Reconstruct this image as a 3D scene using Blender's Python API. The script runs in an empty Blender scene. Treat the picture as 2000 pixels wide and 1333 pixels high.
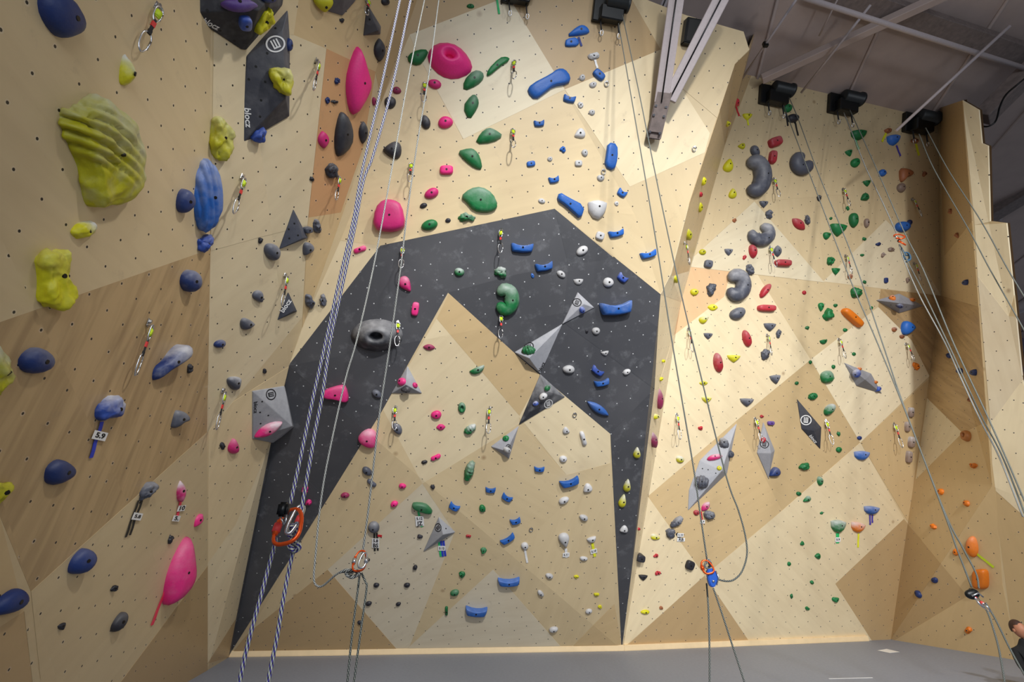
import bpy, bmesh, math, random
from mathutils import Vector, Matrix, noise
from mathutils.bvhtree import BVHTree
R = random.Random(7)
S = bpy.context.scene
COL = S.collection
# ------------------------------------------------------------------ camera
F = 920.0; PITCH = math.radians(25.2); CH = 1.53
CAM = Vector((0, 0, CH))
cd = bpy.data.cameras.new('camera'); cam = bpy.data.objects.new('camera', cd); COL.objects.link(cam)
cd.sensor_width = 36; cd.lens = 36 * F / 2000; cd.clip_start = .05; cd.clip_end = 200
cam.location = CAM; cam.rotation_euler = (math.pi / 2 + PITCH, 0, 0)
S.camera = cam
CP, SP = math.cos(PITCH), math.sin(PITCH)
FW = Vector((0, CP, SP)); UP = Vector((0, -SP, CP))
# ------------------------------------------------------------------ world, light, exposure
W = bpy.data.worlds.new('world'); S.world = W; W.use_nodes = True
bg = W.node_tree.nodes['Background']; bg.inputs[0].default_value = (.86, .92, 1, 1); bg.inputs[1].default_value = .19
S.view_settings.view_transform = 'Standard'; S.view_settings.look = 'None'
S.view_settings.gamma = 1; S.view_settings.exposure = 0.0; S.view_settings.use_curve_mapping = False

def lamp(kind, name, loc, target, energy, color=(1, 1, 1), **k):
    l = bpy.data.lights.new(name, kind); l.energy = energy; l.color = color
    for a, b in k.items(): setattr(l, a, b)
    o = bpy.data.objects.new(name, l); COL.objects.link(o); o.location = loc
    o.rotation_euler = (Vector(target) - Vector(loc)).to_track_quat('-Z', 'Y').to_euler()
    return o
lamp('SPOT', 'added_spot', (2.0, -4.0, 7.0), (2.0, 8.5, 2.4), 5000, (1, .985, .955), spot_size=math.radians(70), spot_blend=1.0, shadow_soft_size=.3)  # unseen spot, added; its soft cone lets the picture corners fall dark
lamp('SPOT', 'added_spot', (6.5, -3.0, 8.0), (6.3, 9.0, 4.0), 4100, (1, .985, .96), spot_size=math.radians(62), spot_blend=1.0, shadow_soft_size=.3)  # second unseen spot, added to brighten the right of the wall
lamp('SPOT', 'added_spot', (2.4, .2, 8.8), (-2.5, 5.0, 3.9), 1150, (1, .98, .95), spot_size=math.radians(46), spot_blend=1.0, shadow_soft_size=.2)  # unseen spot added to lift the left wall, cone kept off its corners
lamp('AREA', 'rear_area_light', (3.0, -6.0, 4.0), (2.6, 8.5, 3.5), 290, (.84, .91, 1), shape='RECTANGLE', size=7, size_y=4)  # broad cool area light, unseen behind the camera

# ------------------------------------------------------------------ helpers
def lin(c):
    return tuple(((v / 255 + .055) / 1.055) ** 2.4 if v > 10 else v / 255 / 12.92 for v in c)
def c4(c): return (*lin(c), 1)
def ray(px, py):                       # direction with unit depth along the optical axis
    return Vector(((px - 1000) / F, 0, 0)) + FW + UP * ((666.5 - py) / F)
def at(px, py, w): return CAM + ray(px, py) / w
def floor_w(py):
    return -ray(1000, py).z / CH
def meet(px, py, p0, n):
    r = ray(px, py); return CAM + r * ((p0 - CAM).dot(n) / r.dot(n))
def plane_w(A, B, C):                  # inverse depth is linear over the picture of a plane
    m = Matrix(((A[0], A[1], 1), (B[0], B[1], 1), (C[0], C[1], 1))).inverted()
    k = m @ Vector((A[2], B[2], C[2]))
    return lambda x, y: k[0] * x + k[1] * y + k[2]
def link(name, mesh, parent=None, mat=None):
    o = bpy.data.objects.new(name, mesh); COL.objects.link(o)
    if parent: o.parent = parent
    if mat is not None and mesh is not None and not mesh.materials: mesh.materials.append(mat)
    return o
def tag(o, label=None, cat=None, group=None, kind=None):
    if label: o['label'] = label
    if cat: o['category'] = cat
    if group: o['group'] = group
    if kind: o['kind'] = kind
    return o
def empty(name, loc, rot=None):
    o = bpy.data.objects.new(name, None); COL.objects.link(o); o.location = loc; o.empty_display_size = .1
    if rot is not None: o.rotation_euler = rot.to_euler()
    return o
def mesh_of(bm, name='mesh', smooth=False):
    me = bpy.data.meshes.new(name)
    bm.normal_update()
    bm.to_mesh(me); bm.free()
    if smooth:
        for p in me.polygons: p.use_smooth = True
    return me
def add_box(bm, c, sx, sy, sz, M=None):
    vs = []
    for x in (-.5, .5):
        for y in (-.5, .5):
            for z in (-.5, .5):
                p = Vector((x * sx, y * sy, z * sz))
                if M is not None: p = M @ p
                vs.append(bm.verts.new(Vector(c) + p))
    for f in ((0, 1, 3, 2), (4, 6, 7, 5), (0, 4, 5, 1), (2, 3, 7, 6), (0, 2, 6, 4), (1, 5, 7, 3)):
        bm.faces.new([vs[i] for i in f])
def frames(pts):
    out = []; n = None
    for i, p in enumerate(pts):
        t = (pts[min(i + 1, len(pts) - 1)] - pts[max(i - 1, 0)]).normalized()
        if n is None:
            n = t.orthogonal().normalized()
        else:
            n = (n - t * n.dot(t))
            n = n.normalized() if n.length > 1e-6 else t.orthogonal().normalized()
        out.append((p, t, n, t.cross(n)))
    return out
def add_tube(bm, pts, r, seg=8, closed=False, uv=None, flat=1.0, nrm=None):
    pts = [Vector(p) for p in pts]
    if closed:
        pts = pts + [pts[0]]
    rs = r if isinstance(r, (list, tuple)) else [r] * len(pts)
    if len(rs) < len(pts): rs = list(rs) + [rs[0]]
    fr = frames(pts); rings = []
    L = 0; ls = []
    for i in range(len(pts)):
        if i: L += (pts[i] - pts[i - 1]).length
        ls.append(L)
    for (p, t, a, b), q in zip(fr, rs):
        if nrm is not None:
            b = nrm; a = b.cross(t).normalized()
        rings.append([bm.verts.new(p + a * (math.cos(2 * math.pi * k / seg) * q) + b * (math.sin(2 * math.pi * k / seg) * q * flat)) for k in range(seg)])
    for i in range(len(rings) - 1):
        for k in range(seg):
            f = bm.faces.new((rings[i][k], rings[i][(k + 1) % seg], rings[i + 1][(k + 1) % seg], rings[i + 1][k]))
            f.smooth = True
            if uv is not None:
                for lp, (u, v) in zip(f.loops, ((k, ls[i]), (k + 1, ls[i]), (k + 1, ls[i + 1]), (k, ls[i + 1]))):
                    lp[uv].uv = (u / seg, v)
    if not closed:
        try:
            bm.faces.new(rings[0][::-1]); bm.faces.new(rings[-1])
        except ValueError: pass
def spline(pts, n=8):
    pts = [Vector(p) for p in pts]
    if len(pts) < 3: return [pts[0].lerp(pts[-1], i / n) for i in range(n + 1)]
    P = [pts[0] * 2 - pts[1]] + pts + [pts[-1] * 2 - pts[-2]]
    out = []
    for i in range(1, len(P) - 2):
        a, b, c, d = P[i - 1:i + 3]
        for k in range(n):
            t = k / n
            out.append(.5 * ((2 * b) + (c - a) * t + (2 * a - 5 * b + 4 * c - d) * t * t + (3 * b - a - 3 * c + d) * t ** 3))
    out.append(pts[-1]); return out

# ------------------------------------------------------------------ materials
def nodes(name, rough=.6, metal=0):
    m = bpy.data.materials.new(name); m.use_nodes = True
    nt = m.node_tree; b = nt.nodes['Principled BSDF']
    b.inputs['Roughness'].default_value = rough; b.inputs['Metallic'].default_value = metal
    return m, nt, b
def plain(name, c, rough=.6, metal=0, bump=0, scale=40, var=0, emit=0, spec=.5):
    m, nt, b = nodes(name, rough, metal)
    N = nt.nodes.new; L = nt.links.new
    b.inputs['Base Color'].default_value = c4(c); b.inputs['Specular IOR Level'].default_value = spec
    if bump or var:
        tc = N('ShaderNodeTexCoord'); no = N('ShaderNodeTexNoise'); no.inputs['Scale'].default_value = scale; no.inputs['Detail'].default_value = 5
        L(tc.outputs['Object'], no.inputs['Vector'])
        if bump:
            bu = N('ShaderNodeBump'); bu.inputs['Strength'].default_value = bump; bu.inputs['Distance'].default_value = .01
            L(no.outputs['Fac'], bu.inputs['Height']); L(bu.outputs[0], b.inputs['Normal'])
        if var:
            mx = N('ShaderNodeMix'); mx.data_type = 'RGBA'; mx.inputs[6].default_value = c4(c)
            mx.inputs[7].default_value = c4(tuple(min(255, v * (1 + var)) for v in c))
            L(no.outputs['Fac'], mx.inputs[0]); L(mx.outputs[2], b.inputs['Base Color'])
    if emit:
        b.inputs['Emission Color'].default_value = c4(c); b.inputs['Emission Strength'].default_value = emit
    return m
def math_node(nt, op, a, b=None):
    n = nt.nodes.new('ShaderNodeMath'); n.operation = op
    for i, v in enumerate((a, b)):
        if v is None: continue
        if hasattr(v, 'links'): nt.links.new(v, n.inputs[i])
        else: n.inputs[i].default_value = v
    return n.outputs[0]
def mix_node(nt, fac, a, b, mode='MIX'):
    n = nt.nodes.new('ShaderNodeMix'); n.data_type = 'RGBA'; n.blend_type = mode
    for i, v in ((0, fac), (6, a), (7, b)):
        if hasattr(v, 'links'): nt.links.new(v, n.inputs[i])
        else: n.inputs[i].default_value = v
    return n.outputs[2]
TN = .243
def panel_material(name, black=False):
    m, nt, b = nodes(name, .42)
    N = nt.nodes.new; L = nt.links.new
    oi = N('ShaderNodeObjectInfo')
    ug = N('ShaderNodeUVMap'); ug.uv_map = 'grain'
    ud = N('ShaderNodeUVMap'); ud.uv_map = 'holes'
    # t-nut lattice
    s = N('ShaderNodeVectorMath'); s.operation = 'SCALE'; s.inputs['Scale'].default_value = 1 / TN; L(ud.outputs[0], s.inputs[0])
    fr = N('ShaderNodeVectorMath'); fr.operation = 'FRACTION'; L(s.outputs[0], fr.inputs[0])
    sb = N('ShaderNodeVectorMath'); sb.operation = 'SUBTRACT'; sb.inputs[1].default_value = (.5, .5, 0); L(fr.outputs[0], sb.inputs[0])
    ln = N('ShaderNodeVectorMath'); ln.operation = 'LENGTH'; L(sb.outputs[0], ln.inputs[0])
    fl = N('ShaderNodeVectorMath'); fl.operation = 'FLOOR'; L(s.outputs[0], fl.inputs[0])
    wn = N('ShaderNodeTexWhiteNoise'); wn.noise_dimensions = '2D'; L(fl.outputs[0], wn.inputs['Vector'])
    hole = math_node(nt, 'LESS_THAN', ln.outputs['Value'], .040 if not black else .036)
    halo = math_node(nt, 'LESS_THAN', ln.outputs['Value'], .075)
    mp = N('ShaderNodeMapping'); mp.inputs['Scale'].default_value = (1.0, 8, 1); L(ug.outputs[0], mp.inputs[0])
    g = N('ShaderNodeTexNoise'); g.inputs['Scale'].default_value = 1.0; g.inputs['Detail'].default_value = 7; g.inputs['Distortion'].default_value = .6; L(mp.outputs[0], g.inputs['Vector'])
    bl = N('ShaderNodeTexNoise'); bl.inputs['Scale'].default_value = .8; bl.inputs['Detail'].default_value = 4; L(ug.outputs[0], bl.inputs['Vector'])
    rr = N('ShaderNodeMapRange'); rr.inputs[1].default_value = .40; rr.inputs[2].default_value = .74; L(g.outputs['Fac'], rr.inputs[0])
    r2 = N('ShaderNodeMapRange'); r2.inputs[1].default_value = .45; r2.inputs[2].default_value = .75; L(bl.outputs['Fac'], r2.inputs[0])
    stk = N('ShaderNodeAttribute'); stk.attribute_type = 'OBJECT'; stk.attribute_name = 'streak'
    if not black:
        c = mix_node(nt, math_node(nt, 'MULTIPLY', rr.outputs[0], math_node(nt, 'ADD', math_node(nt, 'MULTIPLY', stk.outputs['Fac'], 1.0), .13)), oi.outputs['Color'], (.37, .25, .125, 1))
        c = mix_node(nt, math_node(nt, 'MULTIPLY', r2.outputs[0], .26), c, (.52, .38, .21, 1))
        # knots
        vo = N('ShaderNodeTexVoronoi'); vo.inputs['Scale'].default_value = .9; vo.inputs['Randomness'].default_value = 1; L(ug.outputs[0], vo.inputs['Vector'])
        kn = N('ShaderNodeMapRange'); kn.inputs[1].default_value = .05; kn.inputs[2].default_value = .012; L(vo.outputs['Distance'], kn.inputs[0])
        c = mix_node(nt, math_node(nt, 'MULTIPLY', kn.outputs[0], .55), c, (.22, .10, .035, 1))
        # scuffs: thin dark scratches
        sc = N('ShaderNodeTexNoise'); sc.inputs['Scale'].default_value = 3.1; sc.inputs['Detail'].default_value = 9; sc.inputs['Roughness'].default_value = .75; L(ud.outputs[0], sc.inputs['Vector'])
        s2 = N('ShaderNodeMapRange'); s2.inputs[1].default_value = .60; s2.inputs[2].default_value = .72; L(sc.outputs['Fac'], s2.inputs[0])
        c = mix_node(nt, math_node(nt, 'MULTIPLY', s2.outputs[0], .25), c, (.25, .19, .14, 1))
        hal = math_node(nt, 'MULTIPLY', halo, math_node(nt, 'MULTIPLY', wn.outputs['Value'], .22))
        c = mix_node(nt, hal, c, (.80, .76, .70, 1))
        c = mix_node(nt, hole, c, (.022, .016, .012, 1))
        b.inputs['Specular IOR Level'].default_value = .42
        b.inputs['Roughness'].default_value = .40
    else:
        c = mix_node(nt, math_node(nt, 'MULTIPLY', r2.outputs[0], .6), oi.outputs['Color'], c4((88, 88, 92)))
        sc = N('ShaderNodeTexNoise'); sc.inputs['Scale'].default_value = 4.2; sc.inputs['Detail'].default_value = 10; sc.inputs['Roughness'].default_value = .7; L(ud.outputs[0], sc.inputs['Vector'])
        s2 = N('ShaderNodeMapRange'); s2.inputs[1].default_value = .54; s2.inputs[2].default_value = .78; L(sc.outputs['Fac'], s2.inputs[0])
        c = mix_node(nt, math_node(nt, 'MULTIPLY', s2.outputs[0], .38), c, c4((150, 152, 158)))
        wh = math_node(nt, 'GREATER_THAN', wn.outputs['Value'], .25)
        c = mix_node(nt, math_node(nt, 'MULTIPLY', hole, wh), c, c4((205, 207, 210)))
        b.inputs['Roughness'].default_value = .55
    L(c, b.inputs['Base Color'])
    hb = math_node(nt, 'ADD', math_node(nt, 'MULTIPLY', hole, -1.0), math_node(nt, 'MULTIPLY', g.outputs['Fac'], .12))
    bu = N('ShaderNodeBump'); bu.inputs['Strength'].default_value = .35; bu.inputs['Distance'].default_value = .006
    L(hb, bu.inputs['Height']); L(bu.outputs[0], b.inputs['Normal'])
    return m
def hold_material(name, rough=.5, streak=False):
    m, nt, b = nodes(name, rough)
    N = nt.nodes.new; L = nt.links.new
    oi = N('ShaderNodeObjectInfo'); tc = N('ShaderNodeTexCoord')
    at_ = N('ShaderNodeAttribute'); at_.attribute_type = 'OBJECT'; at_.attribute_name = 'chalk'
    no = N('ShaderNodeTexNoise'); no.inputs['Scale'].default_value = 9; no.inputs['Detail'].default_value = 6; L(tc.outputs['Object'], no.inputs['Vector'])
    fi = N('ShaderNodeTexNoise'); fi.inputs['Scale'].default_value = 55; fi.inputs['Detail'].default_value = 3; L(tc.outputs['Object'], fi.inputs['Vector'])
    # chalk lies on the upper side of a hold (local y is up along the wall)
    sp = N('ShaderNodeSeparateXYZ'); L(tc.outputs['Generated'], sp.inputs[0])
    up = N('ShaderNodeMapRange'); up.inputs[1].default_value = .30; up.inputs[2].default_value = .85; L(sp.outputs['Y'], up.inputs[0])
    k = math_node(nt, 'ADD', up.outputs[0], math_node(nt, 'MULTIPLY', math_node(nt, 'SUBTRACT', no.outputs['Fac'], .5), 2.2))
    n_ = N('ShaderNodeMath'); n_.operation = 'MULTIPLY'; n_.use_clamp = True; L(k, n_.inputs[0]); L(at_.outputs['Fac'], n_.inputs[1])
    c = mix_node(nt, math_node(nt, 'MULTIPLY', fi.outputs['Fac'], .22), oi.outputs['Color'], (.02, .02, .025, 1), 'MIX')
    c = mix_node(nt, n_.outputs[0], c, (.66, .66, .68, 1))
    L(c, b.inputs['Base Color'])
    bu = N('ShaderNodeBump'); bu.inputs['Strength'].default_value = .35; bu.inputs['Distance'].default_value = .004
    L(fi.outputs['Fac'], bu.inputs['Height']); L(bu.outputs[0], b.inputs['Normal'])
    return m
M_wood = panel_material('birch_plywood'); M_black = panel_material('black_panel', True)
M_hold = hold_material('cast_resin', .5); M_vol = hold_material('textured_volume', .72)
M_dark = plain('socket_black', (14, 13, 14), .6)
M_steel = plain('steel', (190, 190, 192), .28, 1.0)
M_white = plain('white_paint', (235, 235, 235), .6)
M_blackp = plain('black_print', (25, 25, 28), .6)
M_bolt = plain('bolt_socket', (30, 26, 24), .4, .4)
M_mat = plain('grey_mat_vinyl', (128, 134, 148), .55, 0, .25, 22, .14)
M_shell = plain('framing_plywood', (120, 92, 60), .8)
M_plyedge = plain('plywood_edge', (222, 198, 158), .6, 0, .1, 8, .08)
M_ceil = plain('ceiling_sheet', (168, 152, 146), .8, 0, .1, 3, .12)
M_pipe = plain('painted_steel', (168, 158, 160), .55, 0, .15, 30, .1)
M_rust = plain('weathered_steel', (140, 126, 122), .7, 0, .5, 14, -.35)
M_plate = plain('black_steel', (22, 24, 26), .38, .3)
M_rubber = plain('black_drum', (28, 34, 38), .45)
M_neon = plain('neon_tape', (205, 232, 40), .5)
M_red = plain('red_webbing', (214, 60, 58), .6)
M_sling = plain('black_webbing', (38, 38, 42), .8)
M_orange = plain('orange_anodised', (232, 88, 32), .3, .55)
M_blueal = plain('blue_anodised', (40, 92, 190), .3, .4)
M_silver = plain('silver_alloy', (205, 207, 212), .25, .9)
M_glass = plain('daylight', (225, 236, 250), .5, emit=1.6)
M_wall2 = plain('far_wall_sheet', (112, 106, 128), .8, 0, .1, 2, .1)
def rope_material(name, base, fleck, third):
    m, nt, b = nodes(name, .85)
    N = nt.nodes.new; L = nt.links.new
    uv = N('ShaderNodeUVMap'); uv.uv_map = 'rope'
    sp = N('ShaderNodeSeparateXYZ'); L(uv.outputs[0], sp.inputs[0])
    u = math_node(nt, 'MULTIPLY', sp.outputs[0], 4.0); v = math_node(nt, 'MULTIPLY', sp.outputs[1], 46.0)
    a = math_node(nt, 'FRACT', math_node(nt, 'ADD', u, v)); c_ = math_node(nt, 'FRACT', math_node(nt, 'SUBTRACT', u, v))
    w1 = math_node(nt, 'LESS_THAN', a, .48); w2 = math_node(nt, 'LESS_THAN', c_, .40)
    col = mix_node(nt, w1, c4(base), c4(fleck))
    col = mix_node(nt, math_node(nt, 'MULTIPLY', w2, .85), col, c4(third))
    col = mix_node(nt, math_node(nt, 'MULTIPLY', math_node(nt, 'MULTIPLY', w1, w2), 1.0 if False else .6), col, c4((200, 200, 190)))
    L(col, b.inputs['Base Color'])
    bu = N('ShaderNodeBump'); bu.inputs['Strength'].default_value = .6; bu.inputs['Distance'].default_value = .002
    L(w1, bu.inputs['Height']); L(bu.outputs[0], b.inputs['Normal'])
    return m
M_ropeA = rope_material('purple_green_rope', (74, 64, 150), (206, 210, 190), (20, 22, 34))
M_ropeB = rope_material('grey_rope', (30, 34, 42), (186, 190, 186), (50, 52, 60))
M_ropeC = rope_material('dark_rope', (34, 42, 42), (112, 120, 116), (20, 24, 26))
M_ropeD = rope_material('white_rope', (62, 66, 70), (214, 216, 210), (60, 62, 68))

# ------------------------------------------------------------------ macro shape of the climbing wall
def wA(x, y): return .41 * (1 - .00107 * (x - 22) - .00021 * (y - 17))
aC = (405, 1310, floor_w(1310))
F2 = (565, 715, .1465); F3 = (450, 1283, floor_w(1283)); G1 = (1216, 1271, floor_w(1271)); H = (1290, 575, .134)
F1 = (870, -160, .163)
wC = plane_w(F2, H, F1)
N1 = (1740, 1250, floor_w(1250)); DT = (1480, 140, .100)
wD = plane_w(G1, N1, DT)
M1 = (1880, 196, .112); M3 = (1985, 1290, floor_w(1290)); M2 = (1938, 950, .1195)
wF = plane_w(M1, M3, (2120, 900, .140))
def on(fn, x, y): return (x, y, fn(x, y))
K = [on(wC, 1200, -25), on(wC, 1340, 30), on(wC, 1452, 62), on(wC, 1463, 97), on(wC, 1435, 125), on(wC, 1345, 400), on(wC, 1310, 535)]
Dl = [on(wD, 1476, 60), on(wD, 1415, 285), on(wD, 1375, 430), on(wD, 1330, 590)]
L0, L1, L2, L3 = on(wD, 1835, 60), on(wD, 1832, 212), on(wD, 1838, 578), N1
facets = [   # (wall, grid angle, vertices)
    ('wall_left', 0, [(-420, -420, wA(-420, -420)), (414, -420, wA(414, -420)), aC, (405, 2300, wA(405, 2300) if wA(405, 2300) > .02 else .05), (-420, 2500, wA(-420, 2500))]),
    ('wall_back', 12, [(414, -420, wA(414, -420)), (965, -420, .168), F1, F2, aC]),
    ('wall_back', 12, [aC, F2, F3]),
    ('wall_back', 26, [F1] + K + [H, F2]),
    ('wall_back', 26, [F2, H, G1]), ('wall_back', 26, [F2, G1, F3]),
    ('wall_right', 10, [K[3], Dl[0], Dl[1], K[4]]),
    ('wall_right', 10, [K[4], Dl[1], Dl[2], K[5]]), ('wall_right', 10, [K[5], Dl[2], Dl[3], K[6]]), ('wall_right', 10, [K[6], Dl[3], H]),
    ('wall_right', 26, [H, Dl[3], G1]),
    ('wall_right', 26, [Dl[0], L0, L1, L2, L3, G1, Dl[3], Dl[2], Dl[1]]),
    ('wall_right', 26, [L1, M1, L2]), ('wall_right', 26, [L2, M1, M2]), ('wall_right', 26, [L2, M2, L3]), ('wall_right', 26, [L3, M2, M3]),
    ('wall_right', 26, [M1, on(wF, 1912, 215), on(wF, 1918, 280), on(wF, 1930, 285), on(wF, 1934, 432), on(wF, 1966, 436), on(wF, 1985, 620), on(wF, 1997, 740), on(wF, 2060, 1000), on(wF, 2160, 1330), M3, M2]),
]
TRI = []   # (wall, px triangle ccw, p0, n, angle)
def area2(p): return sum(p[i][0] * p[(i + 1) % len(p)][1] - p[(i + 1) % len(p)][0] * p[i][1] for i in range(len(p)))
from mathutils.geometry import tessellate_polygon
for wname, ang, vs in facets:
    for t in tessellate_polygon([[Vector((v[0], v[1], 0)) for v in vs]]):
        tv = [vs[i] for i in t]
        if area2(tv) < 0: tv = tv[::-1]
        P = [at(*v) for v in tv]
        n = (P[1] - P[0]).cross(P[2] - P[0]).normalized()
        if n.dot(P[0] - CAM) > 0: n = -n
        TRI.append((wname, [(v[0], v[1]) for v in tv], P[0], n, ang, P))
wall_bvh = BVHTree.FromPolygons([p for t in TRI for p in t[5]], [(3 * i, 3 * i + 1, 3 * i + 2) for i in range(len(TRI))])
def clip_half(poly, a, b, keep_in=True):
    out = []; 
    def s(p): 
        v = (b[0] - a[0]) * (p[1] - a[1]) - (b[1] - a[1]) * (p[0] - a[0])
        return v if keep_in else -v
    for i in range(len(poly)):
        p, q = poly[i], poly[(i + 1) % len(poly)]; sp, sq = s(p), s(q)
        if sp >= 0: out.append(p)
        if (sp > 0 and sq < 0) or (sp < 0 and sq > 0):
            t = sp / (sp - sq); out.append((p[0] + (q[0] - p[0]) * t, p[1] + (q[1] - p[1]) * t))
    return out
def inter_and_rest(poly, clip):        # both convex, clip ccw
    rest = []; cur = poly
    for i in range(len(clip)):
        a, b = clip[i], clip[(i + 1) % len(clip)]
        o = clip_half(cur, a, b, False)
        if len(o) > 2 and abs(area2(o)) > 6: rest.append(o)
        cur = clip_half(cur, a, b, True)
        if len(cur) < 3 or abs(area2(cur)) < 6: return None, [poly]
    return cur, rest
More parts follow.
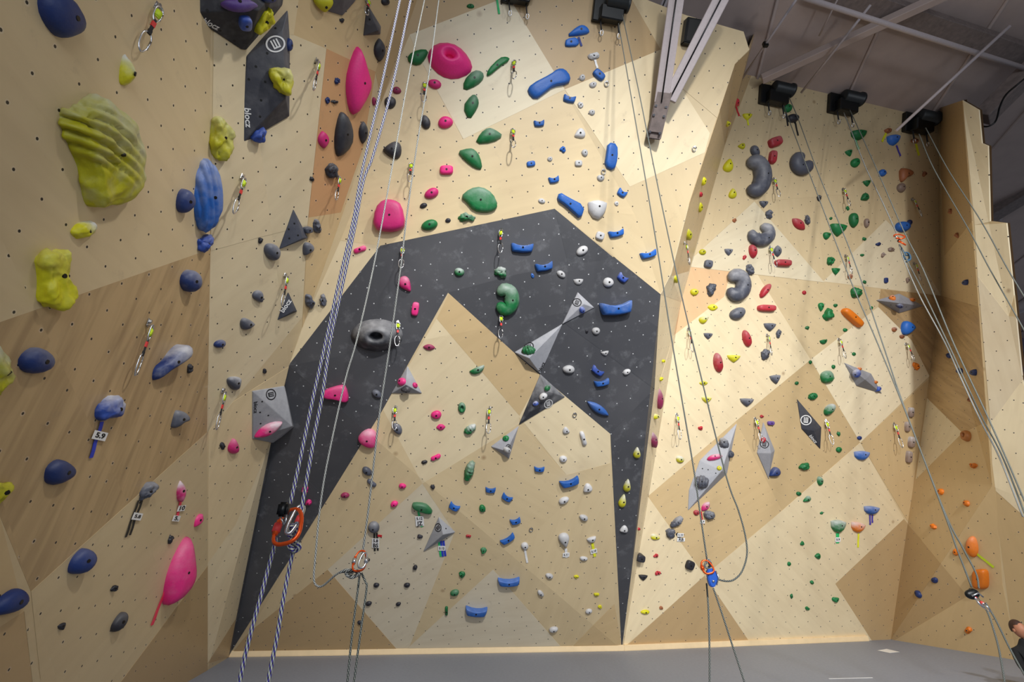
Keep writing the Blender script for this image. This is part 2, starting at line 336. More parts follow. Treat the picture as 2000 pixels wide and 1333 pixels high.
# panels: (colour, grain angle, polygon)
LT, MD, TN_, BR, OR, GY, BK = (230, 213, 177), (217, 196, 156), (206, 180, 136), (188, 160, 118), (206, 158, 112), (221, 209, 184), (68, 69, 74)
WH = (234, 221, 190)
PAN = [
 # black arch
 (BK, 0, [(743, 480), (875, 572), (745, 805), (565, 712)]), (BK, 0, [(565, 712), (745, 805), (640, 975), (528, 870)]), (BK, 0, [(528, 870), (640, 975), (447, 1281)]),
 (BK, 0, [(743, 480), (1083, 408), (1110, 518), (1010, 536), (875, 572)]), (BK, 0, [(1083, 408), (1200, 505), (1110, 518)]),
 (BK, 0, [(1200, 503), (1290, 575), (1285, 640), (1110, 518)]), (BK, 0, [(875, 572), (1010, 536), (1110, 518), (1100, 630), (1005, 690)]),
 (BK, 0, [(1110, 518), (1285, 640), (1278, 760), (1100, 630)]), (BK, 0, [(1100, 630), (1278, 760), (1192, 848), (1057, 735), (1005, 690)]), (BK, 0, [(1278, 760), (1214, 1272), (1192, 848)]),
 # left wall
 (MD, 5, [(-420, -420), (416, -420), (411, 487), (-420, 775)]), 
 (BR, 95, [(-420, 775), (411, 487), (404, 845), (60, 1156), (0, 1010), (-420, 800)]),
 (MD, 40, [(404, 845), (405, 1106), (235, 1333), (79, 1333), (60, 1156)]), (BR, 60, [(405, 1106), (405, 1400), (180, 1400), (235, 1333)]),
 (TN_, 80, [(-420, 800), (0, 1012), (46, 1195), (-420, 1500)]), (BR, 30, [(-420, 1500), (46, 1195), (180, 2300), (-420, 2500)]),
 (MD, 30, [(46, 1195), (79, 1333), (235, 1333), (180, 2300)]),
 # back wall left of the arch
 (MD, 5, [(414, -420), (640, -420), (573, 68), (417, 60)]), (LT, 80, [(417, 60), (573, 68), (637, 95), (600, 440), (502, 465), (411, 490)]),
 (TN_, 20, [(573, 68), (640, -420), (965, -420), (870, -160), (765, 40), (733, 140), (637, 95)]), (OR, 80, [(637, 95), (733, 140), (708, 290), (665, 415), (602, 425)]),
 (LT, 70, [(411, 490), (502, 465), (600, 440), (590, 620), (455, 785), (403, 848)]), (TN_, 100, [(602, 425), (665, 415), (690, 360), (590, 640)]),
 (MD, 100, [(403, 848), (455, 785), (566, 715), (530, 865), (460, 1025), (404, 1103)]), (LT, 100, [(404, 1103), (460, 1025), (530, 865), (460, 1210), (405, 1297)]), (BR, 50, [(405, 1297), (460, 1210), (449, 1284)]),
 (BR, 10, [(765, 40), (870, -160), (1000, -120), (975, 0), (800, 68), (745, 200), (733, 140)]),
 (WH, 30, [(800, 68), (975, 0), (1000, 5), (1103, 175), (905, 272), (815, 105)]),
 (MD, 160, [(745, 200), (800, 68), (815, 105), (905, 272), (708, 363)]), (BR, 60, [(975, 0), (1000, -120), (1200, -60), (1290, 97), (1103, 175), (1000, 5)]),
 (MD, 60, [(1200, -60), (1452, 40), (1465, 97), (1435, 125), (1400, 230), (1330, 171), (1290, 97)]),
 (MD, 20, [(905, 272), (1103, 175), (1119, 209), (1177, 311), (1240, 420), (1083, 408), (743, 480), (665, 470), (708, 363)]),
 (LT, 60, [(1103, 175), (1290, 97), (1330, 171), (1386, 260), (1376, 298), (1230, 365)]), (MD, 120, [(1177, 311), (1376, 298), (1290, 575), (1240, 420)]),
 (LT, 60, [(665, 470), (743, 480), (565, 712), (590, 640)]),
 (MD, 150, [(1083, 408), (1240, 420), (1290, 575)]),
 # under the arch
 (TN_, 40, [(878, 572), (1005, 690), (1057, 735), (1014, 812), (853, 623)]), (LT, 50, [(853, 623), (1014, 812), (1014, 828), (825, 945), (748, 800)]),
 (LT, 140, [(1057, 735), (1192, 848), (1192, 905), (1106, 928), (1014, 815)]),
 (MD, 150, [(825, 945), (1014, 828), (1106, 928), (1192, 905), (963, 1113), (800, 1263), (888, 1040)]), (MD, 60, [(748, 800), (825, 945), (640, 1113), (487, 1235), (640, 975)]),
 (GY, 40, [(640, 1113), (825, 945), (888, 1040), (963, 1113), (800, 1263), (783, 1278)]), (BR, 30, [(640, 1113), (783, 1278), (447, 1284), (487, 1235)]),
 (GY, 10, [(963, 1113), (1106, 1276), (783, 1283), (800, 1263)]), (MD, 80, [(963, 1113), (1192, 905), (1200, 1180), (1106, 1274)]), (TN_, 30, [(1106, 1276), (1200, 1180), (1216, 1274)]),
 # step and right wall
 (BR, 60, [(1463, 97), (1480, -30), (1470, 140), (1415, 285), (1405, 215), (1435, 125)]), (TN_, 100, [(1405, 215), (1415, 285), (1345, 530), (1310, 540), (1345, 400)]),
 (WH, 60, [(1345, 400), (1375, 430), (1330, 590), (1290, 575), (1310, 535)]), 
 (LT, 40, [(1290, 575), (1330, 590), (1315, 656), (1290, 740), (1265, 970), (1214, 1274)]),
 (WH, 30, [(1473, 394), (1610, 552), (1335, 520)]), (WH, 50, [(1608, 550), (1730, 430), (1780, 480), (1838, 578)]),
 ((218, 180, 138), 120, [(1335, 520), (1427, 531), (1414, 580), (1315, 656)]), (LT, 140, [(1427, 531), (1480, 538), (1583, 703), (1437, 823), (1265, 970), (1290, 720), (1315, 656), (1414, 580)]),
 (MD, 150, [(1480, 539), (1608, 552), (1720, 565), (1715, 600), (1583, 703)]), (WH, 50, [(1715, 600), (1780, 665), (1815, 735), (1680, 865), (1583, 703)]),
 (TN_, 150, [(1583, 703), (1680, 865), (1527, 998), (1437, 823)]), (TN_, 30, [(1437, 823), (1527, 998), (1376, 1125), (1265, 970)]),
 (LT, 60, [(1265, 970), (1376, 1125), (1222, 1262), (1214, 1274)]), (BR, 50, [(1376, 1125), (1470, 1264), (1222, 1264)]),
 (LT, 140, [(1376, 1125), (1527, 998), (1680, 865), (1765, 1014), (1631, 1141), (1705, 1256), (1470, 1264)]), (BR, 40, [(1765, 1014), (1890, 1165), (1745, 1253), (1705, 1256), (1631, 1141)]),
 (TN_, 100, [(1680, 865), (1815, 740), (1811, 777), (1789, 937), (1772, 1018)]), (WH, 40, [(1810, 777), (1880, 846), (1789, 937)]),
 (BR, 140, [(1720, 565), (1838, 578), (1912, 600), (1928, 825), (1880, 846), (1810, 777), (1815, 735), (1715, 600)]),
 (TN_, 100, [(1880, 846), (1928, 825), (1945, 960), (1958, 1140), (1880, 1165), (1772, 1018), (1789, 937)]), (TN_, 50, [(1880, 1165), (1958, 1140), (1988, 1295), (1740, 1254)]),
 (MD, 80, [(1470, 40), (1700, 60), (1660, 380), (1473, 394), (1345, 510), (1380, 400)]), (MD, 100, [(1700, 60), (1835, 60), (1838, 578), (1727, 430), (1608, 552), (1473, 394), (1660, 380)]),
 (BR, 90, [(1832, 200), (1880, 180), (1900, 430), (1845, 500)]), (TN_, 70, [(1845, 500), (1900, 430), (1912, 600), (1838, 578)]),
 (WH, 90, [(1880, 190), (1915, 210), (1930, 285), (1940, 432), (1904, 440)]), (WH, 70, [(1904, 440), (1966, 436), (1985, 560), (1970, 618), (1910, 540)]),
 (GY, 80, [(1910, 540), (1970, 618), (1990, 620), (1999, 740), (1935, 828)]), (WH, 60, [(1935, 828), (1999, 740), (2080, 1000), (2080, 1080), (1940, 955)]), (TN_, 80, [(1940, 955), (2080, 1080), (2170, 1340), (1985, 1294)]),
]
STREAK = [i for i, p in enumerate(PAN) if (-420, 775) in p[2][:1] or (1720, 565) in p[2][:1] or (411, 490) in p[2][:1] and False]
walls = {}
for wn_ in ('wall_left', 'wall_back', 'wall_right'):
    bm = bmesh.new()
    for t in TRI:
        if t[0] != wn_: continue
        vs = [bm.verts.new(p - t[3] * .03) for p in t[5]]; bm.faces.new(vs)
        vb = [bm.verts.new(p - t[3] * .06) for p in t[5]]; bm.faces.new(vb[::-1])
    walls[wn_] = tag(link(wn_, mesh_of(bm), None, M_shell), kind='structure')
remain = [[t[1]] for t in TRI]
PV = {}
def emit_panel(ti, poly, key, off):
    PV.setdefault((TRI[ti][0], key), []).append((ti, poly, off))
for pi, (colr, ga, poly) in enumerate(PAN):
    poly = [tuple(p) for p in poly]
    if area2(poly) < 0: poly = poly[::-1]
    # split concave outlines
    pieces = [[poly[i] for i in t] for t in tessellate_polygon([[Vector((p[0], p[1], 0)) for p in poly]])]
    off = R.uniform(.001, .006)
    for ti in range(len(TRI)):
        for pc in pieces:
            if area2(pc) < 0: pc = pc[::-1]
            nr = []
            for rem in remain[ti]:
                a, rest = inter_and_rest(rem, pc)
                if a: emit_panel(ti, a, pi, off)
                nr += rest
            remain[ti] = nr
for ti in range(len(TRI)):
    for rem in remain[ti]: emit_panel(ti, rem, -1, .0005)
for (wn_, key), lst in PV.items():
    colr, ga = (MD, 50) if key < 0 else (PAN[key][0], PAN[key][1])
    black = colr == BK
    bm = bmesh.new(); uh = bm.loops.layers.uv.new('holes'); ugr = bm.loops.layers.uv.new('grain')
    pr = random.Random(key * 13 + 5)
    ox, oy = pr.uniform(0, 20), pr.uniform(0, 20)
    for ti, poly, off in lst:
        _, _, p0, n, ang, _ = TRI[ti]
        P = [meet(x, y, p0, n) + n * off for x, y in poly]
        u = Vector((0, 0, 1)).cross(n).normalized(); v = n.cross(u)
        def setuv(f):
            for lp in f.loops:
                q = lp.vert.co; a, b = q.dot(u), q.dot(v); r = math.radians(ang)
                lp[uh].uv = (a * math.cos(r) + b * math.sin(r), -a * math.sin(r) + b * math.cos(r))
                r = math.radians(ga); lp[ugr].uv = (a * math.cos(r) + b * math.sin(r) + ox, -a * math.sin(r) + b * math.cos(r) + oy)
        top = [bm.verts.new(p) for p in P]; bot = [bm.verts.new(p - n * .022) for p in P]
        fs = []
        try:
            fs.append(bm.faces.new(top))
            for i in range(len(P)):
                j = (i + 1) % len(P); fs.append(bm.faces.new((top[i], bot[i], bot[j], top[j])))
        except ValueError: pass
        for f in fs: setuv(f)
        f0 = fs[0]; f0.normal_update()
        if f0.normal.dot(n) < 0:
            for f in fs: f.normal_flip()
    o = link('panel', mesh_of(bm, 'panel'), walls[wn_], M_black if black else M_wood)
    j = pr.uniform(.96, 1.04)
    o.color = c4(tuple(min(255, c * j) for c in colr))
    o['streak'] = 1.0 if key in (STREAK) else 0.0
    if black: o['label'] = 'black painted panel of the arch'

# ------------------------------------------------------------------ floor, baseboard, ceiling, far wall
bm = bmesh.new(); add_box(bm, (4, 3, -.1), 34, 36, .2)
floor = tag(link('floor', mesh_of(bm), None, M_mat), kind='structure')
for (x0, y0), (x1, y1) in (((-1.2, 5.2), (9.6, 5.0)), ((-6, 2.5), (12, 2.3))):
    bm = bmesh.new(); a = Vector((x0, y0, .004)); b = Vector((x1, y1, .004)); d = (b - a).normalized(); s_ = Vector((-d.y, d.x, 0)) * .008
    bm.faces.new([bm.verts.new(q) for q in (a - s_, b - s_, b + s_, a + s_)]); r_ = bmesh.ops.extrude_face_region(bm, geom=bm.faces[:])
    for v in [g for g in r_['geom'] if isinstance(g, bmesh.types.BMVert)]: v.co.z += .002
    link('mat_seam', mesh_of(bm), floor, M_rubber)
def wallbase(px, py): p = at(px, py, floor_w(py)); return Vector((p.x, p.y, 0))
bp = [wallbase(452, 1283), wallbase(1216, 1271), wallbase(1690, 1252)]
for a, b in zip(bp, bp[1:]):
    d = (b - a).normalized(); nn = Vector((d.y, -d.x, 0))
    bm = bmesh.new(); c = (a + b) / 2 + nn * .05 + Vector((0, 0, .05))
    add_box(bm, c, (b - a).length + .02, .1, .1, Matrix.Rotation(math.atan2(d.y, d.x), 3, 'Z'))
    bmesh.ops.bevel(bm, geom=bm.edges[:], offset=.008, segments=2, affect='EDGES')
    tag(link('baseboard_back', mesh_of(bm), None, M_plyedge), kind='structure')
CZ = 10.85
bm = bmesh.new(); add_box(bm, (8, 7, CZ + .05), 52, 46, .1)
ceiling = tag(link('ceiling', mesh_of(bm), None, M_ceil), kind='structure')
# ceiling seams of the sheet deck
def ceil_pt(px, py, z=CZ):
    r = ray(px, py); return CAM + r * ((z - CH) / r.z)
for k in range(9):
    a = Vector((3.2 + k * 2.1, -2, CZ - .02)); b = Vector((9.2 + k * 2.1, 24, CZ - .02))
    bm = bmesh.new(); add_tube(bm, [a, b], .035, 4); link('deck_rib', mesh_of(bm), ceiling, M_ceil)
# far wall and window beyond the climbing wall
bm = bmesh.new(); add_box(bm, (18, 19.6, 7.6), 30, .2, 6.6); add_box(bm, (18, 19.6, 1.0), 30, .2, 2.0); add_box(bm, (8.2, 19.6, 3.2), 8, .2, 2.6)
fw = tag(link('wall_far', mesh_of(bm), None, M_wall2), kind='structure')
for k in range(14):
    bm = bmesh.new(); add_box(bm, (11 + k * 1.1, 19.45, 8), .1, .1, 5.8); link('wall_rib', mesh_of(bm), fw, M_wall2)
bm = bmesh.new(); add_box(bm, (21.5, 19.75, 3.2), 20, .05, 2.7)
wd = tag(link('window_1', mesh_of(bm), None, M_glass), kind='structure')
for k in range(9):
    bm = bmesh.new(); add_box(bm, (13 + k * 1.2, 19.62, 3.2), .07, .06, 2.6); link('mullion', mesh_of(bm), wd, M_plate)
bm = bmesh.new(); add_box(bm, (21.5, 19.62, 3.3), 20, .06, .07); link('transom', mesh_of(bm), wd, M_plate)

# added unseen light, set so its reflection makes sheen on the varnished upper wall
_p, _n, _i, _d = wall_bvh.ray_cast(CAM, ray(1352, 272).normalized())
_n = _n if _n.dot(CAM - _p) > 0 else -_n; _v = (_p - CAM).normalized(); _r = _v - _n * 2 * _v.dot(_n)
_t = min(7.0, (.9 - _p.z) / _r.z if _r.z < 0 else 7.0); print('GLARE', _p, _r, _t)
lamp('AREA', 'sheen_light', _p + _r * _t, _p, 80, (.92, .96, 1), shape='RECTANGLE', size=.8, size_y=.6)

# ------------------------------------------------------------------ volumes (screw-on plywood pyramids)
hit_verts = [p.copy() for t in TRI for p in t[5]]; hit_faces = [(3 * i, 3 * i + 1, 3 * i + 2) for i in range(len(TRI))]
def cast(px, py, bvh):
    r = ray(px, py).normalized(); loc, n, i, d = bvh.ray_cast(CAM, r)
    if loc is None: return at(px, py, .1), Vector((0, -1, 0))
    if n.dot(r) > 0: n = -n
    return loc, n
VOL = [
 # outline, apexes (px,py,height m), colour, chalk, label
 ([(362, 24), (360, -20), (400, -60), (570, -60), (556, 8), (478, 97), (470, 96)], [(505, 20, .34)], (48, 48, 54), .12, 'big dark grey volume cut by the top edge, carrying a purple hold', 'big dark volume at the top left'),
 ([(560, 20), (564, 80), (563, 227), (467, 283), (480, 110)], [(558, 190, .20), (552, 60, .12)], (60, 62, 72), .10, 'tall dark grey blade volume with white oval logo and yellow hold', 'tall dark volume with the oval logo'),
 ([(575, -30), (712, -30), (690, 4), (667, 30), (640, 22)], [(672, -5, .14)], (92, 90, 96), .1, 'grey volume cut by the top edge beside a yellow hold', 'grey volume at the top edge'),
 ([(716, 8), (742, 51), (741, 67), (709, 69)], [(739, 60, .16)], (72, 70, 74), .15, 'small dark grey wedge volume left of the white ropes at the top', 'small grey wedge volume near the top'),
 ([(572, 409), (600, 464), (545, 486)], [(592, 466, .10)], (66, 70, 84), .05, 'dark grey triangular volume, the larger plain one left of the arch', 'plain dark triangular volume'),
 ([(562, 571), (579, 608), (540, 625)], [(574, 608, .08)], (60, 64, 76), .05, 'small dark grey triangular volume with white lettering', 'small lettered triangular volume'),
 ([(492, 764), (554, 754), (574, 836), (531, 865), (492, 857)], [(571, 833, .30)], (150, 152, 158), .25, 'large light grey pyramid volume at the left edge of the black arch', 'large grey pyramid volume'),
 ([(796, 715), (824, 768), (765, 768)], [(793, 752, .16)], (160, 162, 168), .25, 'light grey triangular volume with pink holds inside the arch left leg', 'grey volume with pink holds'),
 ([(1128, 571), (1160, 601), (1098, 633)], [(1140, 594, .10)], (172, 173, 180), .25, 'light grey triangular volume on the black arch, the upper of two touching points', 'upper grey volume on the arch'),
 ([(1098, 633), (1055, 730), (1005, 688)], [(1033, 700, .20)], (168, 170, 178), .25, 'light grey triangular volume with a green hold at the inner rim of the arch', 'lower grey volume on the arch'),
 ([(1055, 731), (1103, 775), (1013, 830)], [(1070, 765, .14)], (50, 52, 60), .30, 'black triangular volume with chalked holds hanging below the arch', 'black volume below the arch'),
 ([(1013, 832), (994, 896), (959, 872)], [(989, 882, .14)], (165, 166, 174), .2, 'light grey triangular volume just below the point of the black volume', 'grey volume below the black one'),
 ([(857, 1010), (889, 1039), (827, 1077)], [(866, 1045, .16)], (158, 160, 166), .1, 'grey triangular volume low on the wall above blue and green tape', 'low grey volume with logo'),
 ([(1438, 828), (1419, 925), (1343, 997), (1345, 958), (1366, 900)], [(1410, 920, .26)], (170, 172, 180), .15, 'long light grey volume with a pink hold and rocky grey holds', 'long grey volume right of the arch'),
 ([(1490, 825), (1512, 880), (1500, 935), (1478, 885)], [(1506, 886, .20)], (158, 160, 168), .15, 'narrow grey diamond volume with a red ball hold', 'narrow grey diamond volume'),
 ([(1556, 780), (1603, 835), (1601, 877), (1565, 838)], [(1590, 842, .12)], (54, 56, 66), .05, 'black blade volume with a white round logo', 'black blade volume'),
 ([(1711, 587), (1755, 574), (1803, 598), (1755, 612)], [(1755, 592, .26)], (150, 152, 162), .15, 'flat grey diamond volume with orange and blue holds at upper right', 'flat grey diamond volume'),
 ([(1648, 709), (1700, 730), (1721, 769), (1672, 754)], [(1690, 742, .22)], (148, 150, 160), .15, 'slanted grey diamond volume with a pale blue ball on it', 'slanted grey diamond volume'),
]
LAND = []   # (x, y, short name)
for vi, (ol, aps, colr, ch, label, short) in enumerate(VOL):
    cx = sum(p[0] for p in ol) / len(ol); cy = sum(p[1] for p in ol) / len(ol)
    p0, n = cast(cx, cy, wall_bvh)
    pts = []
    for x, y in ol:
        q = meet(x, y, p0, n)
        pts += [q - n * .01, q + n * .018]
    for x, y, h in aps: pts.append(meet(x, y, p0 + n * h, n))
    u = Vector((0, 0, 1)).cross(n).normalized(); v = n.cross(u)
    Rm = Matrix((u, v, n)).transposed()
    Ri = Rm.inverted()
    bm = bmesh.new()
    for q in pts: bm.verts.new(Ri @ (q - p0))
    bmesh.ops.convex_hull(bm, input=bm.verts[:], use_existing_faces=False)
    for vv in [vv for vv in bm.verts if not vv.link_faces]: bm.verts.remove(vv)
    bmesh.ops.dissolve_limit(bm, angle_limit=.03, verts=bm.verts[:], edges=bm.edges[:])
    bmesh.ops.bevel(bm, geom=bm.edges[:], offset=.006, segments=1, affect='EDGES')
    bmesh.ops.triangulate(bm, faces=bm.faces[:])
    b0 = len(hit_verts)
    bm.verts.index_update()
    hit_verts += [Rm @ vv.co + p0 for vv in bm.verts]; hit_faces += [tuple(b0 + vv.index for vv in f.verts) for f in bm.faces]
    bmesh.ops.dissolve_limit(bm, angle_limit=.02, verts=bm.verts[:], edges=bm.edges[:])
    o = link('climbing_volume', mesh_of(bm, 'volume'), None, M_vol)
    o.location = p0; o.rotation_euler = Rm.to_euler(); o.color = c4(colr); o['chalk'] = ch
    tag(o, label, 'climbing volume', 'wall volumes'); VOL[vi] = (o, p0, Rm)
    LAND.append((cx, cy, 'the ' + short))
full_bvh = BVHTree.FromPolygons(hit_verts, hit_faces)
def surf(px, py): return cast(px, py, full_bvh)
def frame_of(n, ang=0):
    u = Vector((0, 0, 1)).cross(n)
    u = u.normalized() if u.length > 1e-3 else Vector((1, 0, 0))
    v = n.cross(u); return Matrix((u, v, n)).transposed()
# t-nuts of the volumes: small sockets
sock = bmesh.new(); bmesh.ops.create_cone(sock, cap_ends=True, segments=10, radius1=1, radius2=.9, depth=.25); sock = mesh_of(sock, 'socket'); sock.materials.append(M_dark)
def put_child(parent, name, mesh, p, n, s, M=None):
    o = bpy.data.objects.new(name, mesh); COL.objects.link(o); o.parent = parent
    Mp = Matrix.Translation(parent.location) @ parent.rotation_euler.to_matrix().to_4x4()
    M = M if M is not None else frame_of(n)
    sx, sy = s if isinstance(s, tuple) else (s, s)
    o.matrix_local = Mp.inverted() @ Matrix.Translation(p) @ M.to_4x4() @ Matrix.Diagonal((sx, sy, min(sx, sy), 1))
    return o
for vi, dots in {0: [(405, 20), (430, 60), (458, 80), (475, 20)], 1: [(500, 130), (522, 104), (518, 160), (510, 196), (508, 228), (538, 55), (486, 155)], 4: [(575, 437), (564, 448), (582, 460), (565, 466)], 6: [(508, 806), (509, 828), (524, 812), (512, 785)], 3: [(722, 38)], 16: [(1740, 596), (1770, 600)], 13: [(1372, 916), (1383, 918), (1398, 925)], 12: [(871, 1033)]}.items():
    for x, y in dots:
        p, n = surf(x, y); put_child(VOL[vi][0], 'bolt_hole', sock, p, n, .013)
# logos and lettering
def text_mesh(s, size=1, bold=0):
    cu = bpy.data.curves.new('t', 'FONT'); cu.body = s; cu.size = size; cu.align_x = 'CENTER'; cu.align_y = 'CENTER'; cu.extrude = .004; cu.resolution_u = 3; cu.offset = bold
    ob = bpy.data.objects.new('t', cu); COL.objects.link(ob)
    dg = bpy.context.evaluated_depsgraph_get(); me = bpy.data.meshes.new_from_object(ob.evaluated_get(dg))
    bpy.data.objects.remove(ob); me.materials.clear(); return me
def px_of(p):
    d = p - CAM; z = d.dot(FW); return Vector((1000 + F * d.x / z, 666.5 - F * d.dot(UP) / z))
def on_surface(px, py, ang):           # frame whose x runs along image direction `ang` (degrees, clockwise)
    p, n = surf(px, py); a = math.radians(ang)
    q = meet(px + 6 * math.cos(a), py + 6 * math.sin(a), p, n)
    u = (q - p).normalized(); v = n.cross(u)
    ky = .02 / (px_of(p + v * .02) - px_of(p)).length
    return p, n, Matrix((u, v, n)).transposed(), ((q - p).length / 6, ky)
def logo_mesh(mat):
    bm = bmesh.new(); seg = 28
    for k in range(seg):
        a, b = 2 * math.pi * k / seg, 2 * math.pi * (k + 1) / seg
        vs = [bm.verts.new((math.cos(t) * r, math.sin(t) * r * .9, .02)) for t, r in ((a, .82), (a, 1), (b, 1), (b, .82))]; bm.faces.new(vs)
    for x in (-.3, 0, .3): add_box(bm, (x, .08, .01), .16, .85, .02)
    add_box(bm, (0, -.4, .01), .76, .16, .02)
    me = mesh_of(bm, 'logo'); me.materials.append(mat); return me
LW, LB = logo_mesh(M_white), logo_mesh(M_blackp)
for vi, x, y, r, ang, me in ((1, 538, 86, 19, -22, LW), (6, 529, 771, 11, 80, LB), (8, 1127, 591, 9, 20, LB), (9, 1033, 678, 10, -10, LB), (10, 1071, 789, 9, -20, LW), (12, 856, 1031, 8, 60, LB), (14, 1493, 868, 9, 10, LB), (15, 1574, 821, 11, 5, LW), (11, 993, 874, 6, 60, LB)):
    p, n, M, k = on_surface(x, y, ang); put_child(VOL[vi][0], 'logo', me, p + n * .003, n, (r * k[0], r * k[1]), M)
TB = text_mesh('blocz', 1, .02)
TBW = TB.copy(); TBW.materials.append(M_white); TBB = TB.copy(); TBB.materials.append(M_blackp)
for vi, x, y, s, ang, me in ((0, 412, 47, 11, 28, TBW), (1, 484, 230, 12, 86, TBW), (5, 558, 598, 9, -55, TBW), (6, 499, 796, 7, 90, TBB), (9, 1058, 717, 6, -65, TBB), (10, 1049, 742, 6, -62, TBW), (15, 1588, 858, 6, 50, TBW)):
    p, n, M, k = on_surface(x, y, ang); put_child(VOL[vi][0], 'lettering', me, p + n * .003, n, (s * k[0] * 1.5, s * k[1] * 1.5), M)

# ------------------------------------------------------------------ climbing holds
CL = dict(b=(38, 106, 198), n=(30, 54, 116), d=(44, 44, 52), g=(16, 118, 62), p=(232, 44, 132), y=(214, 208, 24), w=(206, 206, 208), r=(186, 40, 54), o=(232, 124, 18), k=(44, 50, 62), s=(82, 86, 100), u=(96, 62, 148), t=(160, 98, 62), m=(50, 84, 176), v=(158, 48, 92), z=(150, 128, 116))
CN = dict(b='blue', n='navy blue', d='charcoal', g='green', p='pink', y='yellow', w='white', r='red', o='orange', k='black', s='slate grey', u='purple', t='brown', m='indigo blue', v='dark pink', z='brownish grey')
def unit(kind):
    n = 20; o = []
    if kind in 'esR':
        for i in range(n):
            a = 2 * math.pi * i / n; o.append((math.cos(a), math.sin(a)))
    elif kind == 'd':
        for i in range(n):
            a = 2 * math.pi * i / n; x = math.cos(a); o.append((x, math.sin(a) * (1 - .55 * x) * .95))
    elif kind == 'l':
        for i in range(n):
            a = 2 * math.pi * i / n; x = math.cos(a); o.append((x, math.copysign(abs(math.sin(a)) ** 1.7, math.sin(a))))
    elif kind == 'r':
        for i in range(n):
            a = 2 * math.pi * i / n; c, s = math.cos(a), math.sin(a)
            o.append((math.copysign(abs(c) ** .55, c), math.copysign(abs(s) ** .55, s)))
    elif kind == 'b':    # flared bar with a scooped upper edge
        o = [(-1, -.9), (-.5, -.5), (0, -.35), (.5, -.5), (1, -.95), (.97, 0), (.86, .75), (.45, .92), (0, 1), (-.45, .92), (-.86, .8), (-.97, 0)]
    elif kind == 't':
        o = [(-1, -.8), (-.3, -.85), (.4, -.8), (1, -.6), (.8, 0), (.35, .6), (0, 1), (-.4, .6), (-.8, 0)]
    elif kind == 'q':    # half dome with flat top
        o = [(-1, -.7), (-.5, -.85), (0, -.9), (.5, -.8), (1, -.6), (.9, 0), (.6, .6), (.1, 1), (-.5, .8), (-.9, .2)]
    elif kind == 'h':    # bone
        for i in range(n):
            a = 2 * math.pi * i / n; x = math.cos(a); o.append((x, math.sin(a) * (.55 + .5 * x * x)))
    return o
def chaikin(p, sharp=False):
    out = []
    for i in range(len(p)):
        a, b = p[i], p[(i + 1) % len(p)]
        t = .1 if sharp else .25
        out += [(a[0] * (1 - t) + b[0] * t, a[1] * (1 - t) + b[1] * t), (a[0] * t + b[0] * (1 - t), a[1] * t + b[1] * (1 - t))]
    return out
PROF = {'dome': [(.97, 0), (1.0, .22), (.94, .5), (.80, .76), (.58, .92), (.30, 1.0)],
        'mesa': [(.98, 0), (1.0, .3), (.97, .68), (.88, .9), (.70, 1.0), (.35, 1.0)],
        'torus': [(.97, 0), (1.0, .25), (.93, .62), (.78, .92), (.60, 1.0), (.46, .88)],
        'pocket': [(.98, 0), (1.0, .12), (.82, .42), (.62, .74), (.45, .95), (.28, .96)],
        'cone': [(.98, 0), (1.0, .12), (.82, .36), (.6, .62), (.38, .84), (.18, .97)]}
